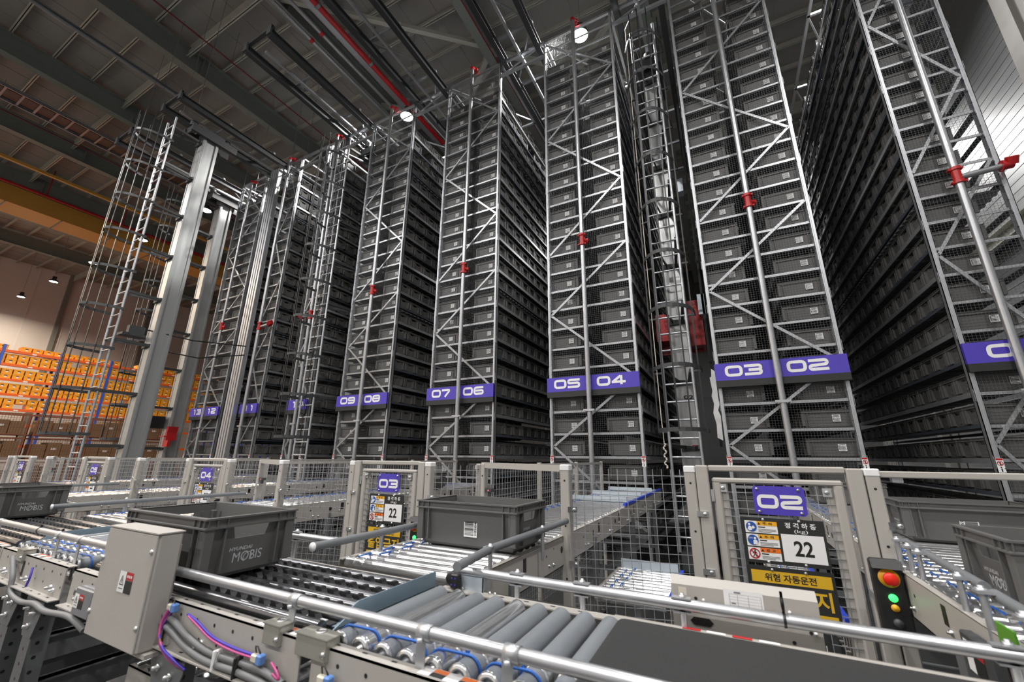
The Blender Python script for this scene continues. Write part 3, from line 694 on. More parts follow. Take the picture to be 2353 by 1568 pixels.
m=MB(); m.prism([(-.13,.30),(-.06,.26),(-.05,.62),(-.075,.70),(-.05,.78),(-.055,1.30),(-.10,1.34),(-.11,1.22),(-.135,1.20),(-.12,1.0),(-.14,.92),(-.12,.80),(-.145,.66),(-.12,.5)],1,D+.3,D+.304)
solo(m,'plastic_sheet','white','torn white plastic sheet hanging at the left edge of rack 03 02','sheet')
CGX=-32.5
for lv,z in ((-1,-1.6),(0,-.4),(1,.8)):
    for i in range(5):
        y=4.6+i*2.1; t=thing('mesh_cage_pallet','rust brown mesh cage, '+ORD[i+1]+' from the left in the '+['middle','upper','bottom'][lv]+' layer before the orange racking','cage',(CGX,y,z),'rust brown cages before the racking')
        m=MB()
        for a in (-.55,.55):
            for b in (-.9,.9): m.box(CGX+a-.03,CGX+a+.03,y+b-.03,y+b+.03,z,z+1.2)
        for zz in (z+.1,z+1.12):
            m.box(CGX+.53,CGX+.57,y-.9,y+.9,zz,zz+.06); m.box(CGX-.57,CGX-.53,y-.9,y+.9,zz,zz+.06); m.box(CGX-.55,CGX+.55,y-.92,y-.88,zz,zz+.06); m.box(CGX-.55,CGX+.55,y+.88,y+.92,zz,zz+.06)
        m.box(CGX-.55,CGX+.55,y-.9,y+.9,z+.09,z+.12); part(m,'frame','cage',t)
        m=MB(); 
        for q in range(18): m.box(CGX+.545,CGX+.555,y-.85+q*.1-.006,y-.85+q*.1+.006,z+.2,z+1.2)
        for q in range(10): m.box(CGX+.545,CGX+.555,y-.9,y+.9,z+.25+q*.1-.006,z+.25+q*.1+.006)
        part(m,'mesh_side','cage',t)
        for q in range(3):
            hh=random.uniform(.6,.98); m=MB(); yy=y-.56+q*.56; m.box(CGX-.5,CGX+.5,yy-.26,yy+.26,z+.16,z+.16+hh); m.box(CGX+.5,CGX+.502,yy-.26,yy+.26,z+.16+hh*.48,z+.16+hh*.5,1)
            if q==1: m.rect((CGX+.503,yy,z+.16+hh*.6),YY,ZZ,-.1,.1,-.05,.05,2)
            solo(m,'cardboard_box',('card','cage','white'),'brown cardboard box, '+['left','middle','right'][q]+' of three in the '+['middle','upper','bottom'][lv]+' brown cage '+ORD[i+1]+' from the left','box','cardboard boxes in the brown cages')
# ================================================================ fence and gates
FY=2.6; r=.0017
def wires(mb,p0,p1,z0,z1,mi=0,px=.05,pz=.045,r=.0014):
    p0=Vector((*p0,0)); p1=Vector((*p1,0)); L=(p1-p0).length; d=(p1-p0)/L; n=Vector((-d.y,d.x,0))*.003
    k=int(L/px)
    for i in range(k+1):
        p=p0+d*(L*(i+.5)/(k+1)); mb.box(p.x-r,p.x+r,p.y-r,p.y+r,z0,z1,mi)
    z=z0+.01
    while z<z1-.004:
        a=p0+n; b=p1+n; mb.bar((a.x,a.y,z),(b.x,b.y,z),2*r,2*r,mi); z+=pz
def post(x,y,label,cap=True,w=.055,top=-.045,group='fence posts'):
    m=MB(); m.bbox(x-w/2,x+w/2,y-.03,y+.03,FZ,top,.005)
    t=thing('fence_post',label,'post',(x,y,FZ),group); pt=part(m,'post_tube','beige',t)
    if cap: m=MB(); m.bbox(x-w/2-.002,x+w/2+.002,y-.032,y+.032,top-.03,top+.006,.005); part(m,'cap','white',t)
    m=MB()
    for z in (top-.085,top-.33,top-.6): m.disc((x,y-.0305,z),XX,ZZ,.0,0,.006,0,10)
    grow(pt,m,'ink')
    for z in (top-.24,top-.52):
        m=MB(); m.box(x+w/2-.01,x+w/2+.045,y-.036,y-.030,z-.014,z+.014); m.lathe((x+w/2+.03,y-.036,z),NY,[(0,.011),(.005,.011),(.008,.006),(.008,0)],8); part(m,'bolt_tab','chrome',t)
def panel(p0,p1,label,z1=-.06,z0=-1.5,grp='wire mesh fence panels'):
    m=MB(); wires(m,p0,p1,z0,z1); t=thing('mesh_fence',label,'fence',((p0[0]+p1[0])/2,(p0[1]+p1[1])/2,FZ),grp); part(m,'wire_mesh','galv',t)
    return t
def pict(mb,o,k,s):
    """blue duty roundels and the red no-walking roundel, white/blue/red/ink = 0,1,2,3"""
    e=lambda q:(o[0],o[1]-.0004*q,o[2])
    if k<2:
        mb.disc(e(1),XX,ZZ,s/2,s/2,s*.46,1,22)
        if k==0:
            mb.disc(e(2),XX,ZZ,s*.34,s*.72,s*.11,0,12); mb.flat(e(2),XX,ZZ,[(s*.16,s*.3),(s*.3,s*.14),(s*.56,s*.2),(s*.5,s*.52),(s*.3,s*.58)],[(0,1,2,3,4)],0); mb.flat(e(3),XX,ZZ,[(s*.48,s*.4),(s*.64,s*.3),(s*.82,s*.42),(s*.66,s*.62)],[(0,1,2,3)],0)
        else:
            mb.disc(e(2),XX,ZZ,s*.68,s*.66,s*.11,0,12); mb.flat(e(2),XX,ZZ,[(s*.5,s*.1),(s*.86,s*.12),(s*.86,s*.45),(s*.72,s*.54),(s*.52,s*.48)],[(0,1,2,3,4)],0)
            for y in (.62,.7): mb.rect(e(2),XX,ZZ,s*.12,s*.5,s*y,s*(y+.02),0)
    else:
        mb.disc(e(1),XX,ZZ,s/2,s/2,s*.46,2,24,s*.36)
        mb.disc(e(1),XX,ZZ,s*.54,s*.76,s*.07,3,10); mb.flat(e(1),XX,ZZ,[(s*.44,s*.42),(s*.56,s*.4),(s*.6,s*.66),(s*.46,s*.68)],[(0,1,2,3)],3)
        for a in (((.47,.42),(.34,.2)),((.53,.42),(.66,.2)),((.47,.64),(.33,.5)),((.58,.62),(.7,.5))):
            (x0,y0),(x1,y1)=a; V,Fs=rib([(s*x0,s*y0),(s*x1,s*y1)],s*.07); mb.flat(e(1),XX,ZZ,V,Fs,3)
        V,Fs=rib([(s*.22,s*.78),(s*.78,s*.22)],s*.09); mb.flat(e(2),XX,ZZ,V,Fs,2)
def gate(num,dx,detail=True):
    X=lambda a:a+dx; y=FY
    post(X(-.212),y,'beige fence post left of gate '+num,True,.055)
    t=thing('safety_gate','beige mesh gate with purple number plate '+num,'gate',(X(.19),y,FZ),'numbered gates in the fence')
    m=MB(); m.bbox(X(-.181),X(-.118),y-.03,y+.03,FZ,-.035,.005); part(m,'gate_post','beige',t); m=MB(); m.bbox(X(.489),X(.552),y-.03,y+.03,FZ,-.04,.005); part(m,'gate_post','beige',t)
    m=MB(); m.bbox(X(-.118),X(.489),y-.015,y+.015,-.066,-.034,.006); part(m,'lintel','beige',t)
    m=MB(); z1=-.098; m.bbox(X(-.104),X(.47),y-.017,y+.017,z1-.028,z1,.008); m.bbox(X(-.104),X(.47),y-.017,y+.017,-1.5,-1.46,.008)
    m.bbox(X(-.104),X(-.062),y-.016,y+.016,-1.47,z1-.02,.008); m.bbox(X(.428),X(.47),y-.016,y+.016,-1.47,z1-.02,.008)
    m.box(X(-.062),X(-.03),y-.0,y+.016,-1.47,z1-.02); m.box(X(.396),X(.428),y-.0,y+.016,-1.47,z1-.02); d=part(m,'door','beige',t)
    m=MB(); wires(m,(X(-.06),y-.006),(X(.425),y-.006),-1.46,z1-.03,0,.045,.040); part(m,'wire_mesh','galv',d)
    m=MB()
    for x,z in ((-.055,-.15),(.40,-.155)): m.box(X(x)-.018,X(x)+.018,y-.012,y-.008,z-.02,z+.02); m.lathe((X(x),y-.012,z),NY,[(0,.012),(.006,.012),(.009,.006),(.009,0)],8)
    part(m,'mesh_clip','chrome',d)
    m=MB(); m.box(X(-.115),X(-.1),y-.02,y+.02,-.22,-.16); m.box(X(-.115),X(-.1),y-.02,y+.02,-1.2,-1.14); part(m,'hinge','galv',t)
    # number plate
    yp=y-.014; m=MB(); x0,x1,a,b=X(.082),X(.307),-.2705,-.1335; c=.012
    m.prism([(x0+c,a),(x1-c,a),(x1,a+c),(x1,b-c),(x1-c,b),(x0+c,b),(x0,b-c),(x0,a+c)],1,yp-.003,yp); pl=part(m,'number_plate','purple',t,'purple plate with white number '+num)
    m=MB(); h=.062
    for i,cc in enumerate(num): m=MB(); digits(m,cc,((x0+x1)/2-digw(num,h)/2+i*h*(DW+.18),yp-.0042,-.2385),XX,ZZ,0,0,h,0); part(m,'digit','white',pl)
    m=MB()
    for x in (x0+.02,x1-.025):
        for z in (a+.014,b-.014): m.lathe((x,yp-.003,z),NY,[(0,.0075),(.004,.0075),(.007,.004),(.007,0)],8)
    part(m,'plate_bolt','chrome',pl)
    # load plate
    x0,x1,a,b=X(.010),X(.363),-.498,-.287; m=MB(); m.box(x0,x1,yp-.003,yp,a,b); pl=part(m,'load_plate','signblk',t,'black plate stating the rated load, 22 kg')
    o=lambda q:(x0,yp-.003-.0006*q,a)
    m=MB(); m.rect(o(1),XX,ZZ,.168,.342,.018,.142,0); put(m,'22',o(2),XX,ZZ,.255,.046,.068,1,.078,0,'c',1)
    put(m,'정 격 하 중',o(1),XX,ZZ,.255,.170,.026,0,.128,0,'c',1); put(m,'(kg)',o(1),XX,ZZ,.255,.146,.019,0,.056,0,'c',0)
    for i in range(3):
        zz=.138-i*.062; m.rect(o(1),XX,ZZ,.016,.158,zz,zz+.056,0); m.rect(o(2),XX,ZZ,.070,.158,zz+.036,zz+.056,4 if i<2 else 5)
        put(m,'주 의' if i<2 else '경 고',o(3),XX,ZZ,.116,zz+.040,.012,1,.04,0,'c',.0006)
        m.flat(o(3),XX,ZZ,[(.074,zz+.04),(.086,zz+.04),(.08,zz+.051)],[(0,1,2)],1)
        m.rect(o(2),XX,ZZ,.074,.105,zz+.026,zz+.031,1)
        for q in range(3): m.rect(o(2),XX,ZZ,.074,.15-.02*(q==2),zz+.017-q*.006,zz+.0195-q*.006,6)
    part(m,'load_print',('white','ink','blue','red','amber','orange','galvd'),pl)
    m=MB()
    for i in range(3): pict(m,(x0+.018,yp-.0045,a+.140-i*.062),i,.052)
    part(m,'pictogram',('white','blue','red','ink'),pl)
    m=MB()
    for x in (x0+.1,x1-.1):
        for z in (a+.008,b-.008): m.lathe((x,yp-.003,z),NY,[(0,.0075),(.004,.0075),(.007,.004),(.007,0)],8)
    part(m,'plate_bolt','chrome',pl)
    # danger plate
    x0,x1,a,b=X(.008),X(.366),-.735,-.512; m=MB(); m.box(x0,x1,yp-.003,yp,a,b); pl=part(m,'danger_plate','signblk',t,'black and yellow danger plate')
    m=MB(); m.rect(o(1),XX,ZZ,.018,.345,.152,.205,0); put(m,'위험 자동운전',o(2),XX,ZZ,.18,.161,.034,1,.21,0,'c',.0014); m.rect(o(1),XX,ZZ,.018,.345,.02,.040,0); put(m,'출입금지',o(1),XX,ZZ,.18,.056,.083,0,.31,0,'c',.0025)
    part(m,'danger_print',('yellow','ink'),pl)
    m=MB()
    for x in (x0+.11,x1-.11): m.lathe((x,yp-.003,b-.012),NY,[(0,.0075),(.004,.0075),(.007,.004),(.007,0)],8)
    part(m,'plate_bolt','chrome',pl)
    x0,x1,a,b=X(.19),X(.31),-.98,-.80; m=MB(); m.box(x0,x1,yp-.003,yp,a,b); pl=part(m,'notice_plate','signblk',t)
    m=MB(); m.rect(o(1),XX,ZZ,.02,.10,.115,.12,0); m.rect(o(1),XX,ZZ,.02,.024,.115,.165,0); m.rect(o(1),XX,ZZ,.096,.10,.115,.165,0); m.disc(o(1),XX,ZZ,.05,.145,.018,0,16,.011); V,Fs=rib([(.045,.122),(.08,.165)],.008); m.flat(o(1),XX,ZZ,V,Fs,0)
    for q in range(4): m.rect(o(1),XX,ZZ,.022,.098-.03*(q==3),.095-q*.014,.100-q*.014,0)
    part(m,'notice_print','logo',pl)
    post(X(.585),y,'beige fence post right of gate '+num,True,.055)
    return t
GX=[0,-2.62,-5.2,-7.95,-10.75]
for i,dx in enumerate(GX): gate('0'+str(i+2),dx)
def opening(dx,num):
    yR,yL=2.42,2.68; xr,xl=-.882+dx,-1.602+dx
    post(xr,yR,'capped beige post at the right of the tote opening near gate '+num); post(xl,yL,'plain beige post at the left of the tote opening near gate '+num,False,.03)
    t=thing('tote_gantry','beige bar over the tote opening beside gate '+num,'frame',((xr+xl)/2,2.55,-.07),'bars over the tote openings')
    m=MB(); m.bar((xl-.015,yL,-.056),(xr-.03,yR,-.062),.03,.038); part(m,'top_bar','beige',t)
    m=MB(); m.box(xl+.02,xl+.07,yL-.02,yL+.02,-.24,-.215); m.tube((xl+.045,yL,-.27),(xl+.045,yL,-.24),.012,10); part(m,'light_sensor','dark',t)
    m=MB(); m.lathe((xl+.045,yL-.02,-.228),NY,[(0,.004),(.003,.0)],8); part(m,'sensor_led','led',t)
for i,(dx,num) in enumerate(((0,'02'),(-2.62,'03'),(-5.2,'04'),(-7.95,'05'))):
    opening(dx,num)
    panel((-.854+dx,2.42),(-.241+dx,2.6),'wire mesh panel between the tote opening and gate '+num)
    g2=GX[i+1]; panel((.613+g2,2.6),(-1.617+dx,2.68),'wire mesh panel on the right of gate '+'0'+str(i+3))
    # screens that run back along the lane to the racks
    for x,yy0,nm in ((-1.72+dx,2.75,'left'),):
        t=panel((x,yy0),(x,6.3),'wire mesh screen along the '+nm+' of the lane behind gate '+num+' opening',-.06,-1.3,'screens along the lanes')
        for q in range(4):
            yq=yy0+.05+q*(6.2-yy0)/3; m=MB(); m.bbox(x-.02,x+.02,yq-.02,yq+.02,FZ,-.05,.004); part(m,'screen_post','beige',t)
        m=MB(); m.box(x-.012,x+.012,yy0,6.3,-.09,-.06); part(m,'screen_rail','beige',t)
post(-11.25,2.6,'beige fence post at the far left end of the fence line',True)
panel((-13.5,2.6),(-11.0,2.6),'wire mesh panel left of gate 06'); panel((-2.43-8,2.6),(-10.1,2.6),'short wire mesh panel behind gate 06')
t=thing('tote_gantry','long beige bar right of gate 02 over the tote conveyor','frame',(1.6,2.6,-.07),'bars over the tote openings'); m=MB(); m.bbox(.613,3.1,2.585,2.615,-.079,-.05,.004); part(m,'top_bar','beige',t)
m=MB(); m.box(.66,.70,2.6,2.63,-.10,-.08); part(m,'bar_bracket','galv',t)
post(3.1,2.6,'beige fence post by the right wall',True)
# push-button stations
def station(x,y,z,lab):
    t=thing('control_station',lab,'control box',(x,y,z-.3),'push button stations on the fence')
    m=MB(); m.bbox(x-.05,x+.05,y,y+.045,z-.3,z,.008); m.prism([(y,z-.03),(y-.02,z-.03),(y,z)],0,x-.05,x+.05); b=part(m,'box','black',t)
    m=MB(); m.box(x-.02,x+.02,y+.04,2.575,z-.2,z-.17); part(m,'mount_arm','galvd',t)
    m=MB(); m.lathe((x,y,z-.065),NY,[(0,.034),(.004,.034),(.005,.0)],22); part(m,'button_ring','amber',t)
    m=MB(); m.lathe((x,y-.004,z-.065),NY,[(0,.013),(.014,.013),(.014,.023),(.024,.024),(.029,.018),(.031,0)],20); part(m,'emergency_button','redb',t)
    m=MB(); m.lathe((x,y,z-.135),NY,[(0,.014),(.006,.014),(.009,.008),(.01,0)],16); part(m,'green_lamp','green',t)
    m=MB(); m.lathe((x,y,z-.170),NY,[(0,.013),(.006,.013),(.008,0)],16); part(m,'amber_button','amber',t)
    m=MB(); m.lathe((x,y,z-.222),NY,[(0,.016),(.012,.015),(.012,0)],14); part(m,'dark_button','dark',t)
    m=MB(); m.lathe((x,y,z-.262),NY,[(0,.013),(.01,.012),(.01,0)],14); m.box(x-.003,x+.003,y-.03,y-.01,z-.275,z-.25); part(m,'key_switch','chrome',t)
station(.503,2.30,-.385,'black push button station on the right post of gate 02')
station(-2.06,2.50,-.418,'black push button station on the right post of gate 03, half behind the tote')
station(-4.64,2.50,-.418,'black push button station on the right post of gate 04')
# ================================================================ conveyors
RT=-.42                                                     # running surface
def roller_y(mb_list,t,x0,x1,ys,z,r,mats='steel',band=True,n=14):
    for y in ys:
        m=MB(); m.tube((x0,y,z-r),(x1,y,z-r),r,n,0,True)
        m.lathe((x0+.05,y,z-r),XX,[(0,r),(.001,r+.0015),(.006,r+.0015),(.007,r)],n); m.lathe((x0+.10,y,z-r),XX,[(0,r),(.001,r+.0015),(.006,r+.0015),(.007,r)],n)
        m.lathe((x1,y,z-r),NX,[(0,r*.75),(-.004,r*.6),(-.004,r*.2),(-.02,r*.2),(-.02,0)],n)
        part(m,'roller',mats,t)
def lane(x0,x1,y0,y1,label,z=RT,pitch=.072,guides=True,edge=True,band_on_left=True,n=14,frame_drop=.16):
    """roller lane running away from the lens between two side frames"""
    t=thing('roller_conveyor',label,'conveyor',((x0+x1)/2,(y0+y1)/2,FZ),'roller lanes')
    r=.025
    for s,x in ((0,x0),(1,x1)):
        xi=x+.025 if s==0 else x-.025
        m=MB(); a,b=sorted((x,xi)); m.box(a,b,y0,y1,z-.012,z-.008); xo=x if s==0 else x-.004; m.box(xo,xo+.004,y0,y1,z-frame_drop,z-.010); m.box(a,b,y0,y1,z-frame_drop,z-frame_drop+.004)
        f=part(m,'side_frame','beige',t)
        m=MB(); nx=(x-.0005) if s==0 else (x+.0005); yy=y0+.12
        while yy<y1-.1:
            m.disc((nx,yy,z-.07),YY,ZZ,0,0,.007,0,10); m.disc((nx,yy+.1,z-.05),YY,ZZ,0,0,.005,0,8); m.disc((nx,yy+.22,z-.075),YY,ZZ,0,0,.018,0,14); m.rect((nx,yy+.36,z-.06),YY,ZZ,-.018,.018,-.03,.03,0); yy+=.62
        grow(f,m,'ink')
        m=MB(); yy=y0+.15; nn=NX if s==0 else XX
        while yy<y1-.1:
            for dy,dz in ((0,-.12),(.06,-.125),(.3,-.1)): m.lathe((x,yy+dy,z+dz),nn,[(0,.010),(.006,.010),(.008,.005),(.014,.005),(.014,0)],6)
            yy+=.62
        grow(f,m,'chrome')
    ys=[]; y=y0+.03
    while y<y1-.02: ys.append(y); y+=pitch
    roller_y(None,t,x0+.028,x1-.028,ys,z,r,'steel',True,n)
    xb=x0+.085 if band_on_left else x1-.085
    for i in range(0,len(ys)-1):
        xx=xb+(.05 if i%2 else 0)-(.05 if not band_on_left and i%2 else 0)*2
        m=MB(); m.bar((xx,ys[i],z+.003),(xx,ys[i+1],z+.003),.007,.004); part(m,'drive_band','band',t)
    if edge and y1-y0<2.5: m=MB(); m.box(x0+.03,x1-.03,y1-.02,y1-.015,z,z+.06); part(m,'end_stop','deckz',t)
    yy=y0+.35
    while yy<y1:
        for x in (x0-.006,x1+.006):
            m=MB(); m.box(x-.02,x+.02,yy-.03,yy-.026,FZ,z-.1); m.box(x-.02,x-.016,yy-.026,yy+.03,FZ,z-.1); m.box(x-.05,x+.05,yy-.05,yy+.05,FZ,FZ+.012); part(m,'leg','leg',t)
        m=MB(); m.box(x0,x1,yy-.02,yy+.02,z-.6,z-.56); part(m,'leg_tie','leg',t); yy+=1.25
    if edge:
        for x in (x1-.006,): m=MB(); m.box(x-.012,x+.012,max(y0,y1-2.2),y1,z+.0,z+.022); part(m,'edge_strip','edge',t)
        for q in range(3 if y1-y0>2.5 else 0): m=MB(); m.prism([(x0+.05,z+.005+.0),(x1-.05,z+.005),(x1-.05,z+.05),(x0+.05,z+.05)],1,y1-1.9+q*.75,y1-1.88+q*.75); m.box(x0+.04,x1-.04,y1-1.9+q*.75,y1-1.5+q*.75,z+.002,z+.008); part(m,'transfer_tray','deckz',t)
    return t
L0=(-1.565,-.90,1.405,6.2)
lane(*L0,'roller lane with the tote labelled 10204092 running back from the front conveyor')
for q,(dx,lab) in enumerate(((-2.62,'roller lane running back past gate 03, behind the open tote at the left'),(-5.2,'roller lane running back past gate 04'),(-7.9,'roller lane running back past gate 05 at the far left'))):
    lane(L0[0]+dx,L0[1]+dx,L0[2],L0[3],lab,n=10,edge=False)
lane(.555,1.30,1.5,6.2,'roller lane at the right carrying two dark totes',band_on_left=True,edge=False)
for q,(x0,x1,y0,y1,lab) in enumerate(((-.87,-.40,2.75,3.5,'lower roller lane seen through the mesh left of gate 02, blue edge strip'),(.16,.44,2.9,5.0,'lower roller lane seen behind gate 02'))):
    lane(x0,x1,y0,y1,lab,-.80,.07,False,True,True,10)
# lane guide tubes
def bolt_up(m,x,y,z0,z1,r=.009):
    m.tube((x,y,z0),(x,y,z1),r,10); m.lathe((x,y,z1),ZZ,[(0,.013),(.006,.013),(.006,.007),(.012,.007),(.012,0)],8)
for dx,a in ((0,'the tote labelled 10204092'),(-2.62,'the lane past gate 03'),(-5.2,'the lane past gate 04')):
    t=thing('guide_tube','grey guide tube on the left side of '+a,'guide rail',(-1.50+dx,1.75,RT),'guide tubes along the lanes')
    m=MB(); m.tube((-1.50+dx,1.21,-.345),(-1.50+dx,2.5,-.345),.0155,14); part(m,'tube','pvc',t)
    m=MB(); m.lathe((-1.50+dx,1.21,-.345),NY,[(-.002,.017),(.004,.017),(.006,.0)],14); part(m,'end_cap','white',t)
    for y in (1.62,2.2): m=MB(); bolt_up(m,-1.535+dx,y,RT-.01,-.33); m.box(-1.545+dx,-1.49+dx,y-.012,y+.012,-.338,-.332); part(m,'bracket','galv',t)
for i,(p,q) in enumerate((((-.835,1.235,-.345),(-.872,1.50,-.345)),((-.874,1.53,-.345),(-.868,2.36,-.345)))):
    t=thing('guide_tube',('short near' if i==0 else 'longer far')+' grey guide tube on the right side of the tote labelled 10204092','guide rail',((p[0]+q[0])/2,(p[1]+q[1])/2,RT),'guide tubes along the lanes')
    m=MB(); m.tube(p,q,.0155,14); part(m,'tube','pvc',t)
    m=MB(); m.lathe(q,YY,[(-.002,.0165),(.006,.0165),(.006,0)],14); part(m,'end_cap','rail',t)
    y=1.49 if i==0 else 2.0; m=MB(); bolt_up(m,-.868,y+.02,RT-.06,-.335); m.box(-.89,-.86,y,y+.03,-.34,-.333); part(m,'bracket','galv',t)
for i,(p,q) in enumerate((((.645,2.55,-.345),(.632,2.33,-.345)),((.63,2.29,-.345),(.60,1.78,-.345)),((.597,1.72,-.35),(.575,1.42,-.35)))):
    t=thing('guide_tube',['far','middle','near'][i]+' grey guide tube of three along the right hand lane','guide rail',((p[0]+q[0])/2,(p[1]+q[1])/2,RT),'guide tubes along the lanes')
    m=MB(); m.tube(p,q,.0145,14); part(m,'tube','pvc',t)
    for u in (.12,.88):
        c=Vector(p)*(1-u)+Vector(q)*u; m=MB(); bolt_up(m,c.x-.035,c.y,RT-.06,-.335,.008); m.box(c.x-.05,c.x,c.y-.014,c.y+.014,-.342,-.334); part(m,'bracket','galv',t)
# ---------------------------------------------------------------- the front line
NYF,FYF=.815,1.36; FT=-.443
def frame_near(t,x0,x1,stk=None,drop=.115):
    m=MB(); m.box(x0,x1,NYF-.0,NYF+.034,FT-.004,FT); m.box(x0,x1,NYF,NYF+.004,FT-drop,FT); m.box(x0,x1,NYF-.03,NYF+.004,FT-drop-.004,FT-drop)
    f=part(m,'near_frame','beige',t)
    m=MB(); x=x0+.06
    while x<x1-.05:
        m.rect((x,NYF+.022,FT+.0006),XX,YY,-.008,.008,-.003,.003,0); m.disc((x+.03,NYF-.0006,FT-.03),XX,ZZ,0,0,.005,0,10)
        m.disc((x+.055,NYF-.0006,FT-.075),XX,ZZ,0,0,.004,0,8); m.rect((x,NYF-.012,FT-drop+.0006),XX,YY,-.008,.008,-.003,.003,0); x+=.09
    m.disc((x0+.22,NYF-.0006,FT-.06),XX,ZZ,0,0,.013,0,12); m.rect((x0+.31,NYF-.0006,FT-.055),XX,ZZ,-.012,.012,-.03,.03,0)
    grow(f,m,'ink')
    m=MB(); x=x0+.10
    while x<x1-.05:
        m.lathe((x,NYF,FT-.085),NY,[(0,.012),(.006,.012),(.007,.006),(.02,.006),(.02,0)],6); m.lathe((x+.03,NYF,FT-.092),NY,[(0,.009),(.005,.009),(.006,.005),(.015,.005),(.015,0)],6); x+=.28
    grow(f,m,'chrome')
    m=MB(); m.box(x0,x1,FYF-.045,FYF,FT-.004,FT); m.box(x0,x1,FYF-.004,FYF,FT-drop,FT); f=part(m,'far_frame','beige',t)
    m=MB(); x=x0+.06
    while x<x1-.05: m.rect((x,FYF-.022,FT+.0006),XX,YY,-.008,.008,-.003,.003,0); x+=.09
    grow(f,m,'ink')
    for xs in (stk or ()):
        m=MB(); o=(xs,NYF+.006,FT+.0008)
        m.rect(o,XX,YY,0,.16,.002,.036,0); 
        for i in range(2):
            m.rect((o[0],o[1],o[2]+.0004),XX,YY,.03+i*.07,.065+i*.07,.02,.034,1); m.rect((o[0],o[1],o[2]+.0004),XX,YY,.03+i*.07,.065+i*.07,.003,.019,2)
        part(m,'hazard_sticker',('white','orange','ink'),t)
def front_rollers(x0,label,nn=9,dx=.0725):
    t=thing('roller_section',label,'conveyor',(x0+nn*dx/2,1.1,FZ),'roller sections of the front line'); r=.029
    frame_near(t,x0-.035,x0+(nn-.2)*dx,(x0+.28,) )
    for i in range(nn):
        x=x0+i*dx; m=MB(); steel=i in (1,4)
        z=RT-.003-r; mi=1 if steel else 0; y0=NYF+.036; y1=FYF-.075
        m.tube((x,y0+.135,z),(x,y1,z),r-.002*steel,24,mi,True); m.lathe((x,y1,z),YY,[(0,r),(.004,r*.8),(.004,.008),(.03,.008),(.03,0)],18,1)
        m.tube((x,y0+.02,z),(x,y0+.08,z),r*.93,20,mi); m.tube((x,y0+.088,z),(x,y0+.135,z),r*.93,20,1)
        for yy in (y0+.006,y0+.082,y0+.128): m.lathe((x,yy,z),YY,[(0,r*.7),(.002,r*.98),(.006,r*1.0),(.010,r*.98),(.012,r*.7)],20,1)
        m.lathe((x,y0+.02,z),NY,[(0,r*.93),(.012,r*.9),(.014,r*.62),(.008,r*.55),(.008,.009),(.03,.009),(.03,0)],20,mi)
        part(m,'roller',('sleeve','steel'),t,'bare steel roller' if steel else None)
    for i in range(nn-1):
        m=MB(); xa=x0+i*dx; yy=y0+(.108 if i%2 else .045)
        rr=r*1.02; pts=[]
        for k in range(13):
            a=math.pi/2+math.pi*k/12; pts.append((xa+rr*math.cos(a),yy,RT-.003-r+rr*math.sin(a)))
        for k in range(13):
            a=-math.pi/2+math.pi*k/12; pts.append((xa+dx+rr*math.cos(a),yy+.004,RT-.003-r+rr*math.sin(a)))
        pts.append(pts[0]); m.path(pts,.0032,6); part(m,'drive_band','band',t)
    return t
front_rollers(-.928,'nine grey rollers of the front conveyor, right of the blue-grey plate')
front_rollers(-3.17,'rollers with blue bands at the far left of the front conveyor',10,.074)
def transfer(x0,x1,label):
    t=thing('transfer_conveyor',label,'conveyor',((x0+x1)/2,1.1,FZ),'transfer units of the front line')
    frame_near(t,x0,x1,(x1-.20,)); rows=[.885,.965,1.045,1.125,1.205,1.285]
    for y in rows:
        m=MB(); m.tube((x0+.02,y,RT-.022),(x1-.02,y,RT-.022),.018,16,0); part(m,'carrier_tube','tubed',t)
    for y in [a+.04 for a in rows[:-1]]:
        m=MB(); m.box(x0+.02,x1-.02,y-.012,y+.012,RT-.05,RT-.024); x=x0+.05
        while x<x1-.05:
            m.prism([(x-.024,RT-.024),(x-.012,RT-.010),(x-.007,RT-.002),(x+.007,RT-.002),(x+.012,RT-.010),(x+.024,RT-.024)],1,y-.010,y+.010); x+=.058
        part(m,'belt_strip','black',t)
        m=MB(); x=x0+.05+.029
        while x<x1-.05: m.box(x-.017,x+.017,y-.009,y+.009,RT-.0235,RT-.0215); x+=.058
        part(m,'wear_plate','wear',t)  # pale finish stands in for lamp reflections in polished plates
    return t
transfer(-2.37,-1.005,'transfer unit with black toothed strips under the big open tote')
transfer(-4.62,-3.245,'transfer unit with black toothed strips at the far left')
def belt(x0,x1,label):
    t=thing('belt_conveyor',label,'conveyor',((x0+x1)/2,1.1,FZ),'belt conveyors of the front line'); rr=.028
    pr=[]; 
    for k in range(9): a=math.pi/2+math.pi*k/8; pr.append((x0+rr+rr*math.cos(a),RT-rr+rr*math.sin(a)))
    for k in range(9): a=-math.pi/2+math.pi*k/8; pr.append((x1-rr+rr*math.cos(a),RT-rr+rr*math.sin(a)))
    m=MB(); m.prism(pr,1,NYF+.0,FYF-.085); part(m,'belt','rubber',t)
    m=MB(); m.box(x0-.02,x1,FYF-.06,FYF,FT-.004,FT+.002); m.box(x0-.02,x1,FYF-.004,FYF,FT-.12,FT); part(m,'far_frame','beige',t)
    m=MB(); m.box(x0-.0,x1,NYF-.05,NYF-.004,FT-.004,FT+.0); m.box(x0,x1,NYF-.05,NYF-.046,FT-.12,FT); part(m,'near_frame','beige',t)
    m=MB(); m.box(x0+.05,x1-.05,NYF+.02,FYF-.1,FT-.035,FT-.03); part(m,'slider_bed','galvd',t)
    return t
belt(-.335,2.6,'black rubber belt conveyor filling the lower right corner')
belt(-6.6,-4.65,'black rubber belt conveyor under the far left tote')
